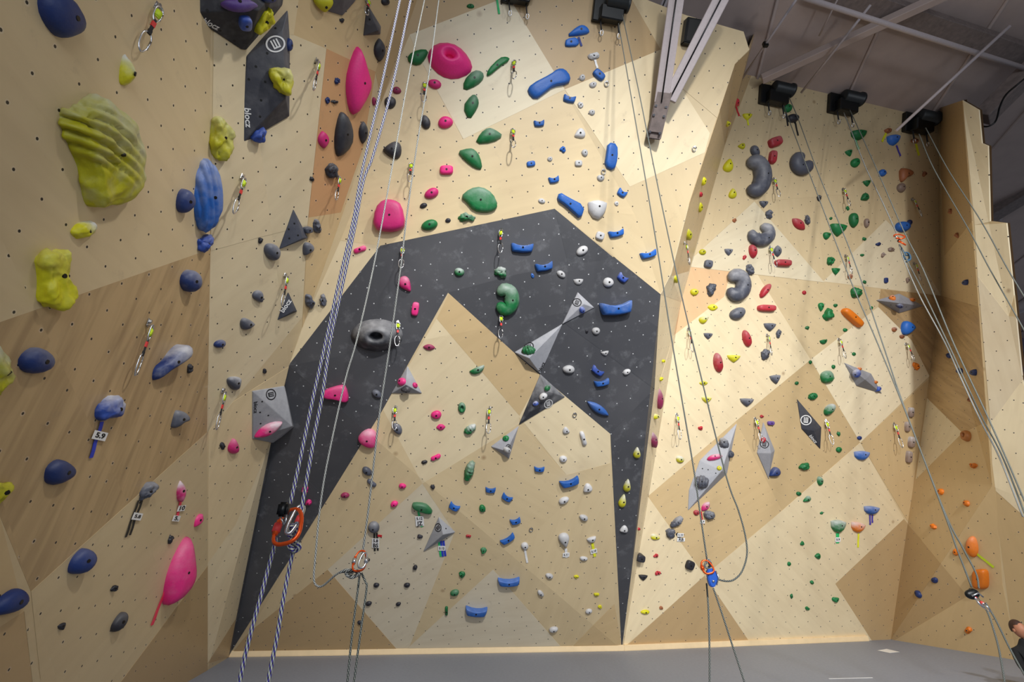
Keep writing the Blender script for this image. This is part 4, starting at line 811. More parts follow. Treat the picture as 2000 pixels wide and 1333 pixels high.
# small holds: kind colour x y w h angle chalk [label|short]
SM = """
l u 467 8 74 26 4 1|purple pointed hold on the dark volume at the top edge
r m 480 47 26 28 5 3|square indigo hold on the dark volume at the top left
e n 526 -3 28 20 0 0
e n 566 88 12 26 0 0
d y 632 8 32 36 90 0|yellow hold cut by the top edge beside a grey volume
s d 668 40 9 11 0 0
l d 742 98 46 22 90 1
e d 753 3 16 16 0 0
s n 658 158 12 13 20 0
s n 640 196 11 13 0 0
s d 654 199 9 14 90 0
l d 710 259 44 18 92 1
l p 632 273 34 22 85 0
s d 649 334 28 26 0 1
e v 731 198 8 16 0 0
e v 775 177 17 14 0 0
e d 762 200 24 23 0 1
d d 766 294 37 32 180 1
e g 919 12 15 9 0 0
e p 849 164 26 19 20 0
e p 870 239 30 23 0 0
r p 872 332 26 18 0 0
e d 831 239 27 19 80 1
s w 1160 109 21 17 0 8
r b 1170 146 26 15 42 0
e w 1137 152 12 13 0 3
e w 1158 166 16 11 -15 3
b b 1112 193 25 15 14 0
s w 1134 205 13 12 0 5
e w 1156 220 12 12 0 3
b b 1053 241 21 14 -4 0
d w 1132 262 22 19 155 3
s b 1099 292 13 12 0 0
e w 1142 299 13 14 0 3
r w 1130 319 15 12 0 3
e w 1074 311 10 10 0 3
r b 1037 320 17 11 -10 0
d r 1437 201 18 17 60 0
t y 1460 228 20 15 0 0
t y 1421 242 13 13 10 1
r r 1515 277 28 20 -18 1
r r 1510 307 27 16 98 1
d y 1448 286 14 11 180 0
d y 1423 323 26 19 -80 0
e s 1475 296 25 17 60 1
e g 1538 211 21 16 10 0
e d 1549 231 23 18 0 0
q g 1678 263 32 22 0 0
t g 1659 299 15 15 -20 0
e g 1671 318 18 19 0 0
q b 1746 273 27 23 0 1
s t 1735 255 14 12 0 0
s t 1787 275 15 12 0 0
e b 1724 338 15 14 0 0
e z 1761 367 18 18 20 0
s t 1806 340 10 10 0 0
e n 362 393 40 46 0 1|round navy hold touching the left side of the blue ridged hold
e n 373 549 47 42 0 3|round navy hold at mid height beside the corner, below the ridged hold
s d 609 350 9 10 0 0
r s 603 450 17 12 -10 1
s s 619 443 26 16 80 2
e s 533 492 36 28 70 3
s d 509 470 10 11 0 0
d s 601 487 27 20 120 2
h p 703 488 26 18 -20 2
d s 506 580 25 20 60 3
s s 606 591 27 17 80 1
s s 631 587 22 15 85 2
d s 484 633 28 22 0 3
d p 792 556 34 22 55 2
e p 843 378 28 20 -20 0
e d 827 402 15 10 -15 0
e g 839 440 32 21 -10 0
e d 875 431 11 9 0 0
s g 911 424 32 20 -10 4
b b 1082 351 21 14 -12 0
e w 1058 393 14 10 10 6
q w 1167 409 38 40 0 9|big chalk-grey lobed hold right of the slanted blue bar|chalky lobed hold
e w 1173 348 14 13 0 4
e w 1204 398 9 9 0 4
r w 1172 461 17 16 20 5
b b 1204 456 31 15 -12 0
b b 1215 377 19 15 32 0
b b 1020 484 44 19 3 1
b b 1063 521 35 18 -10 1
e g 897 532 19 17 0 6
s g 978 532 26 19 20 6
e b 1040 539 6 10 -10 1
e w 1137 490 24 17 -28 1
e w 1096 536 19 12 42 1
q w 1130 551 19 13 -5 1
e w 1188 552 21 18 25 1
b m 1216 543 21 15 38 2
b b 1204 602 64 28 -5 2|longest pale blue bar hold on the right shoulder of the arch|long blue bar on the arch
e w 1164 647 15 15 0 1
e d 1146 648 6 7 0 0
r p 811 604 27 14 98 1
e m 1137 606 11 12 0 3
R g 1032 684 27 18 -10 1
b b 1267 497 33 15 -15 0
e y 1374 354 17 11 92 0
e r 1369 380 11 7 90 0
l y 1368 405 20 10 90 0
d y 1431 378 20 15 -90 1
l y 1345 458 25 14 75 1
e y 1372 493 13 11 0 0
t s 1423 493 17 15 0 2
r s 1384 516 17 16 10 1
t s 1492 399 18 15 0 1
s s 1503 418 16 17 0 1
e r 1471 491 27 16 72 1
s t 1435 431 8 9 0 0
s r 1454 503 9 9 0 1
l s 1519 491 23 16 90 2
r r 1530 514 34 14 3 1
l r 1560 438 33 17 42 1
s s 1577 430 17 12 80 1
s s 1465 527 22 15 85 1
d y 1320 546 16 11 70 1
e y 1356 571 15 14 0 1
s s 1389 565 24 19 90 0
l y 1392 601 20 13 5 1
d y 1375 624 20 14 -30 6
e s 1441 613 31 24 -25 2
e r 1495 568 33 13 -55 1
r r 1498 602 37 13 2 1
e r 1459 662 36 15 70 1
t s 1504 639 25 18 0 1
s s 1521 652 16 12 100 1
t s 1383 657 18 14 0 1
e r 1571 572 8 8 0 0
s g 1577 641 8 8 0 0
s d 1600 387 10 12 0 1
t g 1694 358 16 14 -10 0
d g 1689 386 17 15 150 0
s g 1656 407 8 8 0 0
e g 1668 430 28 19 80 0
e z 1693 436 18 11 85 0
t g 1638 449 34 27 5 0
d g 1616 460 16 14 -20 0
e g 1623 427 6 6 0 0
s g 1688 467 8 7 0 0
s t 1856 413 11 10 0 0
s t 1869 460 12 10 0 0
e b 1764 443 31 20 8 0
e n 1777 435 11 11 0 0
s n 1716 477 10 8 0 0
s z 1741 487 12 9 0 0
s z 1725 498 11 8 -40 2
s g 1684 499 8 6 0 0
s g 1623 510 17 15 0 0
t g 1633 530 17 15 0 0
s t 1661 541 9 11 0 2
s g 1689 551 8 7 0 0
r n 1731 548 8 11 0 0
s z 1773 547 8 10 0 0
s g 1673 572 22 21 0 0
e o 1743 582 14 10 10 4
e o 1783 586 10 8 0 2
e n 1758 598 12 10 0 3
e n 1886 552 15 11 -15 0
d b 1775 641 28 26 0 0|bright blue round hold below the flat grey diamond volume|round blue hold
r o 1666 621 52 13 40 0|long orange-brown slanted bar hold at the right|orange slanted bar hold
s g 1619 615 21 23 0 0
d g 1604 600 17 11 90 0
e g 1632 597 8 7 0 0
e g 1702 602 7 7 0 0
e g 1651 645 9 7 0 0
e t 1747 644 11 9 0 2
e t 1762 658 10 8 0 1
q g 1609 668 15 10 -10 0
s d 371 720 14 17 0 0
l p 354 960 43 19 82 7|small pink hold with chalky middle above two cards low on the left
e n 430 672 25 14 -20 3
d s 460 747 28 27 -40 6
l p 524 840 62 20 -28 6|long pink hold chalked white on the large grey pyramid volume
s d 517 725 8 9 0 0
s d 435 872 12 14 0 0
d p 457 872 30 20 -85 2
e s 736 770 21 14 30 1
e p 784 746 17 14 -40 1
e p 811 753 11 9 60 0
s d 793 762 18 11 0 1
e s 776 838 25 16 60 1
e s 717 921 21 14 32 0
h s 726 944 21 14 38 0
e v 674 968 17 10 5 0
e p 786 950 14 10 0 0
e p 770 985 15 11 -15 0
s p 596 957 14 14 0 0
s p 602 982 13 11 20 0
l v 838 679 24 12 4 0
q g 933 724 32 14 -25 4
e p 852 811 20 17 0 0
l p 861 835 18 12 -5 0
R g 918 839 27 15 -35 6
h p 851 894 21 14 -25 0
s d 829 903 11 9 -20 0
R g 917 920 42 17 -72 3
s d 845 952 10 9 0 0
b b 958 958 20 12 5 0
b b 990 973 21 14 32 0
b b 887 991 21 14 32 0
e g 942 994 14 13 90 0
e g 1070 758 11 11 0 3
e w 1061 775 17 12 -35 1
e m 1046 789 11 10 0 6
e g 988 857 12 12 0 0
e w 992 880 12 12 0 3
e w 1111 722 23 16 8 1
t w 1182 691 16 11 -15 1
b m 1167 725 25 14 35 1
b b 1176 748 30 14 -12 1
l b 1168 799 50 16 33 1|long pale blue lens hold on the arch above the right leg
d w 1106 842 14 13 20 2
h w 1139 857 29 16 75 3
e w 1100 897 16 12 0 3
b b 1053 917 20 11 3 0
b b 1113 943 39 17 -17 0
d w 1147 955 19 16 140 2
e w 1101 978 21 12 -30 3
e w 1224 727 16 10 -25 1
d y 1244 885 22 13 -85 6
d y 1225 949 25 13 -80 6
d y 1216 979 26 13 -75 5
l v 1289 779 42 13 82 2
l v 1277 859 35 14 72 4
s y 1296 706 7 7 0 0
s y 1292 741 7 9 0 0
d y 1282 814 15 11 0 5
e r 1403 709 41 17 78 2
t y 1433 701 26 16 0 1
s s 1495 692 20 20 0 1
t s 1515 741 22 20 -10 2
t s 1459 786 28 18 0 2
l y 1374 749 17 9 0 1
t y 1380 782 20 13 0 2
s r 1368 837 8 8 0 0
s s 1414 866 19 20 0 4
e p 1396 894 31 11 -10 6
e y 1405 915 10 9 0 1
R s 1371 942 28 27 10 1|large craggy dark hold on the foot of the long grey volume
R s 1428 888 12 14 0 0
e y 1328 898 15 14 20 8
l p 1378 990 23 13 -50 5
e r 1360 1002 12 10 0 1
s s 1385 1007 20 20 0 2
s r 1488 814 8 6 0 0
r u 1506 827 14 8 0 1
e r 1491 860 11 11 0 1
d n 1513 924 24 17 150 1
R g 1588 775 19 14 -20 0
s g 1572 912 20 16 0 0
e g 1556 749 7 7 0 0
e g 1583 708 7 7 0 0
e g 1560 965 9 8 0 0
d g 1576 976 17 10 150 4
e g 1602 940 18 12 90 3
e g 1621 800 28 16 -50 6
e m 1673 730 18 15 10 5
e o 1680 721 7 6 0 3
e o 1711 747 8 6 0 1
e m 1717 760 10 9 60 2
e g 1668 692 8 7 0 0
e g 1628 717 8 8 0 0
s o 1790 716 17 11 60 0
s g 1638 848 8 8 0 0
e g 1639 879 11 11 0 0
q b 1684 890 31 20 0 3|blue half-dome hold below a panel corner on the lower right wall|blue half-dome hold
e n 1679 856 9 8 0 0
r z 1780 806 20 11 95 5
r z 1773 834 20 11 92 3
r z 1781 864 22 13 98 6
r z 1776 893 24 12 95 2
e n 1853 695 11 10 0 0
e n 1874 725 15 11 0 0
e n 1902 728 17 13 -10 0
s t 1894 781 10 10 0 0
s o 1901 910 14 12 10 0
e o 1837 961 12 12 0 0
e o 1887 984 13 12 0 0
q b 1703 997 31 18 3 3
s d 223 1150 16 13 -20 0
t d 121 1225 21 15 -25 0
e d 233 1216 50 23 -48 1|charcoal oval hold slanting low on the left wall|charcoal oval hold
l p 388 1017 30 16 -58 1
s d 333 1054 17 13 -60 0
e s 730 1031 23 22 0 2
s d 718 1094 8 8 0 0
e d 735 1144 12 9 0 0
e d 795 1144 13 9 -10 0
e d 720 1180 13 9 -10 0
e d 778 1181 10 8 -30 0
e d 703 1217 10 9 0 0
s d 820 1049 10 9 0 0
s d 811 1109 9 9 0 0
r r 915 1048 10 5 5 0
s g 944 1076 14 12 0 1
s g 903 1123 14 12 10 0
e g 888 1159 17 13 -15 1
h g 872 1194 18 10 90 0
b b 1007 1019 21 13 -15 0
b b 992 1054 31 12 -33 0
b b 994 1138 43 18 -2 1
b b 930 1196 43 20 6 1
e w 1025 1067 15 13 0 4
d w 1102 1056 28 20 78 3
q w 1156 1055 19 12 -20 4
e w 1140 1012 18 11 15 1
e w 1140 1092 15 9 0 2
e w 1073 1126 16 10 15 1
e w 1056 1160 15 9 42 1
e w 1150 1195 14 9 -15 1
e w 1081 1231 18 11 -20 1
s y 1126 1127 9 8 0 0
s y 1165 1162 10 8 0 0
s y 1172 1186 9 7 0 0
d w 1218 1035 16 13 160 1
e r 1248 1034 6 6 0 0
d y 1280 1050 18 11 15 7
R s 1322 1020 32 14 -40 3
s s 1310 1042 21 19 0 1
r d 1252 1092 17 15 10 0
t d 1256 1129 18 13 0 0
s r 1281 1086 10 8 0 0
s r 1285 1120 12 8 0 0
r d 1348 1105 17 19 20 0
e y 1260 1196 17 8 0 0
s t 1291 1188 7 6 0 0
s g 1567 1062 8 9 0 0
e g 1541 1102 7 8 0 0
s g 1586 1138 9 7 0 0
s g 1546 1165 7 9 0 0
s g 1577 1189 9 8 0 0
d g 1597 1087 12 11 180 0
q g 1638 1028 30 27 0 6|green chalk-topped half-dome hold with green tape tail
q o 1676 1030 28 22 10 6|orange chalk-topped half-dome hold with yellow tape tail
s g 1632 1172 13 12 0 0
s g 1605 1003 7 6 0 0
s o 1822 1029 12 12 0 0
e o 1867 1079 14 12 80 0
e o 1898 1069 40 24 85 1|large orange oval hold, the upper of two at lower right|large orange oval hold
r o 1914 1132 40 31 88 0|large orange rounded block hold, lower of two at lower right|large orange block hold
e n 1825 1134 14 11 15 0
e n 1792 1161 16 11 60 0
s o 1891 1232 15 13 0 0
"""
for line in SM.strip().split('\n'):
    data, *lab = line.split('|')
    k, c, x, y, w, h, a, ch = data.split()
    x, y, w, h, a, ch = map(float, (x, y, w, h, a, ch)); a = math.radians(a)
    u = unit(k)
    if k in 'btq': u = chaikin(u, True)
    jit = R.Random(int(x * 7 + y)) if False else random.Random(int(x * 7 + y))
    ol = []
    ph = jit.uniform(0, 6.28)
    for i, (ux, uy) in enumerate(u):
        f = 1
        if k in 'es': 
            t = 2 * math.pi * i / len(u); f = 1 + (.05 if k == 'e' else .12) * math.sin(2 * t + ph) + (.03 if k == 'e' else .09) * math.sin(3 * t + ph * 2)
        X, Y = ux * w / 2 * f, uy * h / 2 * f
        ol.append((x + X * math.cos(a) - Y * math.sin(a), y + X * math.sin(a) + Y * math.cos(a)))
    prof = 'mesa' if k in 'br' else 'dome'
    hold(ol, x, y, c, prof, {'b': .5, 'l': .36, 'e': .5, 's': .52, 'R': .5}.get(k, .46), {'s': .24, 'R': .08, 'e': .02}.get(k, .01),
         (math.degrees(a) + 90, 11, .05) if k == 'R' else None, ch / 10 * 1.0, lab[0] if lab else None, lab[1] if len(lab) > 1 else None, shape=SHN[k], sz=max(w, h), lean=.10 if k in 'btq' else .05)

# ------------------------------------------------------------------ quickdraws
def carabiner_pts(hh, ww, n=20):
    out = []
    for i in range(n):
        t = 2 * math.pi * i / n; x = math.cos(t); z = math.sin(t)
        out.append((ww / 2 * x * (1 + .22 * z), 0, hh / 2 * math.copysign(abs(z) ** .8, z)))
    return out
def part(name, bm, mat, parent, smooth=True, label=None):
    o = link(name, mesh_of(bm, name, smooth), parent, mat)
    if label: o['label'] = label
    return o
def make_draw():
    r = empty('quickdraw', (0, 0, 0))
    bm = bmesh.new(); add_box(bm, (0, 0, 0), .045, .006, .05); add_box(bm, (0, -.02, -.018), .035, .04, .006); bmesh.ops.bevel(bm, geom=bm.edges[:], offset=.002, segments=1, affect='EDGES')
    part('hanger', bm, M_steel, r, False)
    bm = bmesh.new(); bmesh.ops.create_cone(bm, cap_ends=True, segments=6, radius1=.014, radius2=.012, depth=.02, matrix=Matrix.Translation((0, -.012, .008)) @ Matrix.Rotation(math.pi / 2, 4, 'X')); part('bolt', bm, M_steel, r, False)
    def cara(z0, hh, ww, mat):
        bm = bmesh.new(); add_tube(bm, [Vector((x, -.04, z0 + z)) for x, y, z in carabiner_pts(hh, ww)], .0065, 6, closed=True)
        o = part('carabiner', bm, mat, r)
        bm = bmesh.new(); add_tube(bm, [(ww * .46, -.04, z0 - hh * .22), (ww * .50, -.04, z0 + hh * .22)], .0075, 6); part('gate', bm, M_steel, o)
        return o
    cara(-.062, .10, .058, M_silver)
    bm = bmesh.new(); add_box(bm, (0, -.04, -.058), .046, .026, .045); bmesh.ops.bevel(bm, geom=bm.edges[:], offset=.006, segments=2, affect='EDGES'); part('tape_wrap', bm, M_neon, r, label='neon yellow-green tape')
    bm = bmesh.new(); add_box(bm, (0, -.042, -.15), .024, .010, .10); bmesh.ops.bevel(bm, geom=bm.edges[:], offset=.003, segments=1, affect='EDGES'); sl = part('sling', bm, M_sling, r)
    bm = bmesh.new(); add_box(bm, (0, -.042, -.135), .028, .014, .032); part('keeper', bm, M_red, sl, False, 'red band')
    bm = bmesh.new(); add_box(bm, (0, -.042, -.19), .026, .013, .028); part('stopper', bm, M_blackp, sl, False)
    cara(-.258, .125, .07, M_silver)
    return r
def copy_tree(o, parent=None):
    c = o.copy(); COL.objects.link(c)
    if parent: c.parent = parent
    for ch in list(o.children): copy_tree(ch, c)
    return c
DR = [(305, 12, 262, 100), (617, 118, 603, 175), (472, 345, 447, 417), (288, 630, 250, 733), (556, 537, 543, 598), (434, 763, 414, 840), (659, 345, 649, 391), (980, 450, 979, 498), (977, 617, 975, 664), (777, 630, 774, 679), (787, 485, 783, 528), (803, 322, 800, 360), (829, 165, 826, 205), (1005, 122, 1005, 160), (1000, 255, 1000, 293), (773, 795, 772, 842), (957, 797, 955, 849), (1510, 350, 1520, 387), (1335, 475, 1341, 518), (1503, 483, 1514, 524), (1343, 643, 1350, 690), (1497, 655, 1503, 696), (1321, 810, 1326, 860), (1474, 818, 1486, 866), (1645, 370, 1657, 405), (1780, 390, 1797, 426), (1650, 500, 1660, 537), (1637, 663, 1648, 702), (1768, 672, 1782, 707), (1612, 822, 1625, 870), (1745, 828, 1760, 876), (715, 2, 708, 30), (1784, 515, 1794, 550)]
proto = make_draw(); DRAWS = []
for i, (x, y, xb, yb) in enumerate(DR):
    o = proto if i == 0 else copy_tree(proto)
    p, n = cast(x, y, wall_bvh)
    o.location = p + n * .008
    tgt = p + Vector((0, 0, -.33)) + n * .05; rr_ = ray(xb, yb).normalized(); e = CAM + rr_ * (tgt - CAM).dot(rr_)
    dn = (e - p); L_ = dn.length; dn.normalize()
    nh = Vector((n.x, n.y, 0)).normalized(); nh = (nh - dn * nh.dot(dn)).normalized()
    Rz = Matrix.Rotation(R.uniform(-.5, .5), 3, 'Z')
    o.rotation_euler = (Matrix(((-nh).cross(-dn), -nh, -dn)).transposed() @ Rz).to_euler()
    s = L_ / .325
    o.scale = (min(1.0, s), min(1.0, s), s)
    o['category'] = 'quickdraw'; o['group'] = 'quickdraws on the wall'; DRAWS.append([o, x, y])
# bare hangers
for x, y, l in ((1355, 290, 'bare steel bolt hanger in the bright glare of the upper wall'), (1178, 335, 'bare steel bolt hanger right of the upright blue block hold'), (1184, 163, 'bare rusty bolt hanger just below the blue block hold near the top'), (1122, 809, 'bare steel bolt hanger below the black arch'), (1037, 1033, 'bare bolt hanger low on the wall above the white tape')):
    p, n = cast(x, y, wall_bvh); o = empty('bolt_hanger', p, frame_of(n)); tag(o, l, 'bolt hanger', 'bare bolt hangers')
    bm = bmesh.new(); add_tube(bm, [Vector((.03 * math.cos(t / 6 * math.pi), .038 * math.sin(t / 6 * math.pi) - .01, .02)) for t in range(12)], .007, 6, closed=True); part('ring', bm, M_steel, o)
    bm = bmesh.new(); bmesh.ops.create_cone(bm, cap_ends=True, segments=6, radius1=.016, radius2=.014, depth=.03, matrix=Matrix.Translation((0, .02, .012))); part('bolt', bm, M_steel, o, False)

# ------------------------------------------------------------------ tape tails and grade cards
def tape(parent, x0, y0, x1, y1, wpx, colr, lift=.013, label=None):
    p, n = surf((x0 + x1) / 2, (y0 + y1) / 2); mid = p + n * lift
    a = meet(x0, y0, mid, n); b = meet(x1, y1, mid, n); d = (b - a).normalized(); k = (meet((x0 + x1) / 2 + 1, (y0 + y1) / 2, mid, n) - mid).length
    sd_ = n.cross(d); e1 = (px_of(mid + sd_ * .02) - px_of(mid)); e2 = (px_of(b) - px_of(a)).normalized()
    s = sd_ * wpx / 2 * .02 / max(.05, abs(e1.x * e2.y - e1.y * e2.x))
    bm = bmesh.new(); N = 5; top = []
    for i in range(N + 1):
        t = i / N; c = a.lerp(b, t) + n * (.003 * math.sin(t * 9))
        top.append((c - s, c + s))
    vs = [[bm.verts.new(q - p) for q in (l, r, r - n * .003, l - n * .003)] for l, r in top]
    for i in range(N):
        for j in range(4): bm.faces.new((vs[i][j], vs[i][(j + 1) % 4], vs[i + 1][(j + 1) % 4], vs[i + 1][j]))
    bm.faces.new(vs[0]); bm.faces.new(vs[-1][::-1]); bmesh.ops.recalc_face_normals(bm, faces=bm.faces[:])
    m = TAPEM.setdefault(colr, plain('tape_%d_%d_%d' % colr, colr, .55))
    o = link('tape', mesh_of(bm), parent, m); o.location = p - parent.location
    return o
TAPEM = {}
def card(parent, x, y, w, h, ang, text):
    p, n, M, (kx, ky) = on_surface(x, y, ang)
    bm = bmesh.new(); add_box(bm, (0, 0, .020), w * kx, h * ky, .003)
    o = link('card', mesh_of(bm), parent, M_white); o.location = p - parent.location; o.rotation_euler = M.to_euler()
    lines = text.split('/')
    for i, line in enumerate(lines):
        th = h / len(lines); sz = min(w * 1.7 / max(2.0, len(line)), th * 1.15)
        me = text_mesh(line, 1, .03); me.materials.append(M_blackp)
        t = link('lettering', me, o); t.location = (0, ((len(lines) - 1) / 2 - i) * th * ky, .0225); t.scale = (sz * kx, sz * ky, .3)
def route_tag(x, y, tapes, cards, label):
    p, n = surf(x, y); o = empty('route_tag', p); tag(o, label, 'route tag', 'tape route tags')
    for t in tapes: tape(o, *t)
    for c in cards: card(o, *c)
BLU, GRN, YEL, BLK, PNK, WHT, PUR = (40, 60, 190), (40, 190, 110), (228, 230, 40), (30, 30, 32), (236, 60, 90), (232, 232, 232), (78, 66, 170)
route_tag(190, 851, [(200, 824, 178, 895, 6, BLU)], [(190, 851, 26, 18, 12, '5.9')], 'blue tape tail with a 5.9 card on the left wall')
route_tag(265, 1010, [(271, 978, 246, 1050, 3, BLK), (278, 978, 254, 1046, 3, BLK)], [(264, 1009, 17, 15, 8, '5.8')], 'double black tape tail with a 5.8 card on the left wall')
route_tag(347, 1000, [(353, 980, 346, 1013, 4, PNK)], [(351, 993, 14, 12, -5, '10'), (341, 1013, 13, 12, 5, '5.')], 'pink tape with two small white cards near the corner')
route_tag(309, 1190, [(325, 1150, 297, 1222, 4, PNK)], [], 'red tape tail hanging from the large pink teardrop hold')
route_tag(735, 1058, [(731, 1042, 732, 1077, 3.5, BLK), (736, 1042, 738, 1076, 3.5, BLK), (736, 1047, 746, 1048, 4, (200, 30, 40))], [(734, 1060, 14, 18, 2, '5.8/BS')], 'double black tape with a white card right of the grey rope')
route_tag(820, 1015, [(817, 1000, 824, 1030, 4, GRN)], [(820, 1017, 16, 19, -3, '5.12/JZ')], 'green tape with a white card under the green blade hold')
route_tag(864, 1072, [(857, 1058, 861, 1088, 4, GRN), (861, 1057, 865, 1088, 4, BLU), (866, 1057, 870, 1087, 4, BLU)], [(863, 1070, 14, 9, 0, '5.12')], 'blue and green tapes with a card below the low grey volume')
route_tag(1027, 1086, [(1025, 1073, 1030, 1100, 4, WHT)], [], 'plain white tape tail low in the middle of the wall')
route_tag(1105, 1082, [(1105, 1072, 1107, 1090, 5, WHT)], [(1105, 1083, 13, 8, -5, '5.11')], 'white tape with a card under the tall white hold')
route_tag(1159, 1075, [(1157, 1062, 1162, 1088, 5, YEL)], [(1159, 1076, 13, 8, -15, '5.10')], 'yellow tape with a card low right of centre')
route_tag(1327, 1048, [(1322, 1042, 1331, 1058, 5, BLK)], [(1328, 1045, 12, 7, 0, '5.10'), (1329, 1054, 15, 7, 0, 'RB')], 'black tape with two white cards beside rocky grey holds')
route_tag(1371, 1017, [(1369, 1000, 1373, 1024, 3, (200, 30, 40))], [(1371, 1019, 9, 7, 0, '5.9')], 'red tape with a small card behind the right hand rope')
route_tag(1638, 1052, [(1636, 1042, 1636, 1062, 6, GRN)], [(1635, 1054, 10, 9, 0, '5.9')], 'green tape with a small card under the green chalky hold')
route_tag(1676, 1058, [(1677, 1043, 1676, 1070, 3, YEL)], [], 'yellow tape tail under the orange chalky hold')
route_tag(1702, 1018, [(1699, 1006, 1700, 1026, 3, PUR), (1704, 1006, 1704, 1022, 3, PUR)], [], 'double purple tape tail under a blue half-dome hold')
route_tag(1925, 1095, [(1908, 1083, 1941, 1109, 4, (190, 214, 40))], [], 'yellow-green tape strip beside the large orange oval hold')
route_tag(1131, 82, [(1130, 72, 1136, 90, 4, (28, 52, 130))], [], 'dark blue tape tail between the blue holds near the top')
route_tag(1164, 125, [(1162, 116, 1167, 133, 4, WHT)], [], 'white tape tail above the blue block hold near the top')
route_tag(973, 12, [(970, -6, 975, 27, 4, GRN)], [], 'green tape strip at the top edge of the pale panel')
route_tag(1442, 218, [(1437, 206, 1444, 227, 3, (200, 40, 50))], [], 'red tape tail high on the right wall')
route_tag(1461, 241, [(1460, 234, 1462, 245, 3, YEL)], [], 'short yellow tape tail high on the right wall')
route_tag(1537, 230, [(1535, 217, 1539, 246, 3, BLK)], [], 'black tape tail under the dark green hold')
route_tag(1556, 250, [(1553, 238, 1559, 265, 3, BLK)], [], 'black tape tail under the charcoal hold by the ropes')
route_tag(1673, 285, [(1670, 272, 1677, 292, 4, (90, 200, 130))], [], 'pale green tape tail under the upper right green hold')
route_tag(1755, 295, [(1751, 284, 1759, 305, 3, PUR)], [], 'purple tape tail under the upper right blue hold')
route_tag(1727, 268, [(1731, 260, 1723, 277, 4, YEL)], [], 'yellow tape tail left of the upper right blue hold')
route_tag(1792, 291, [(1789, 281, 1795, 304, 4, YEL)], [], 'yellow tape tail below the right-most rope drum')

# ------------------------------------------------------------------ roof struts, rods, beams
def bar3(name, a, b, r, mat, label, cat, seg=8, flat=1.0, kids=None, group=None):
    a, b = Vector(a), Vector(b); o = link(name, None) if False else None
    d = b - a; M = d.to_track_quat('Z', 'Y').to_matrix()
    bm = bmesh.new(); L = d.length
    if seg == 4: add_box(bm, (0, 0, L / 2), r * 2, r * 2 * flat, L); bmesh.ops.bevel(bm, geom=bm.edges[:], offset=min(.01, r * .2), segments=1, affect='EDGES')
    else: add_tube(bm, [(0, 0, 0), (0, 0, L)], r, seg)
    o = link(name, mesh_of(bm, name), None, mat); o.location = a; o.rotation_euler = M.to_euler(); tag(o, label, cat, group); return o
def strut(pa, wa, pb, wb, r, label):
    a, b = at(*pa, wa), at(*pb, wb); d = (b - a)
    M = d.to_track_quat('Z', 'Y').to_matrix(); L = d.length
    root = empty('roof_strut', a, M); tag(root, label, 'strut', 'timber-like roof struts')
    # channel section: web and two flanges, cable running inside
    vd = M.inverted() @ (CAM - a).normalized(); vd.z = 0; vd.normalize(); sd = Vector((-vd.y, vd.x, 0))
    R3 = Matrix((sd, vd, Vector((0, 0, 1)))).transposed()
    bm = bmesh.new(); add_box(bm, R3 @ Vector((0, -r * .5, L / 2)), r * 2, r, L, R3); bmesh.ops.bevel(bm, geom=bm.edges[:], offset=.008, segments=1, affect='EDGES'); part('board', bm, M_pipe, root, False)
    bm = bmesh.new(); add_tube(bm, [R3 @ Vector((0, .015, 0)), R3 @ Vector((0, .015, L))], .010, 6); part('cable', bm, M_plate, root)
    return root
strut((1329, -60), .165, (1292, 200), .150, .10, 'pale steel roof strut, the left of the two meeting at a joint')
strut((1438, -60), .165, (1307, 195), .150, .10, 'pale steel roof strut, the right of the two meeting at a joint')
# the joint block
jr = empty('strut_joint', at(1285, 230, .1475)); tag(jr, 'brown-grey steel joint block where the two roof struts meet', 'joint')
a, b = at(1298, 180, .150) - jr.location, at(1276, 272, .1445) - jr.location; d = (b - a).normalized(); M = d.to_track_quat('Z', 'Y').to_matrix(); mid = (a + b) / 2
vd = (CAM - jr.location).normalized(); vd = (vd - d * vd.dot(d)).normalized(); sd = d.cross(vd); R3 = Matrix((sd, vd, d)).transposed()
bm = bmesh.new(); add_box(bm, mid, .21, .14, (b - a).length, R3); bmesh.ops.bevel(bm, geom=bm.edges[:], offset=.012, segments=2, affect='EDGES'); part('block', bm, M_rust, jr, False)
bm = bmesh.new(); add_box(bm, mid + vd * .085 + d * .06, .18, .03, (b - a).length * .5, R3); part('gusset_plate', bm, M_rust, jr, False)
for sx in (-.07, .07):
    for sz in (-.12, 0, .22):
        bm = bmesh.new(); bmesh.ops.create_cone(bm, cap_ends=True, segments=6, radius1=.018, radius2=.018, depth=.03, matrix=Matrix.Translation(mid + vd * (.105 if sz > -.05 else .08) + sd * sx + d * sz) @ R3.to_4x4() @ Matrix.Rotation(math.pi / 2, 4, 'X')); part('bolt', bm, M_steel, jr, False)
strut((1312, -30), .125, (1283, 40), .121, .05, 'short dark strut behind the left strut at the top edge')
# ceiling rods and pipes
def crod(p0, p1, z0, z1, r, label, name='ceiling_rod', mat=M_pipe, cat='rod', seg=8, flat=1):
    return bar3(name, ceil_pt(*p0, z0), ceil_pt(*p1, z1), r, mat, label, cat, seg, flat, group='ceiling rods and beams')
crod((1560, -8), (1450, 153), 10.2, 10.2, .022, 'thin pale rod with a black clamp, left-most on the ceiling')
crod((1700, 10), (1565, 181), 10.3, 10.3, .022, 'thin pale rod below the ceiling, second from the left')
crod((1972, 51), (1750, 256), 10.0, 8.9, .028, 'long pale rod reaching down to the right-most rope drum')
crod((1560, -8), (2040, 146), 9.9, 9.9, .045, 'long pale pipe crossing under the ceiling', 'ceiling_pipe', M_pipe, 'pipe')
crod((1850, -12), (1488, 155), 10.5, 10.5, .075, 'wide grey beam slanting across the ceiling to the wall top', 'ceiling_beam', M_ceil, 'beam', 4, 1)
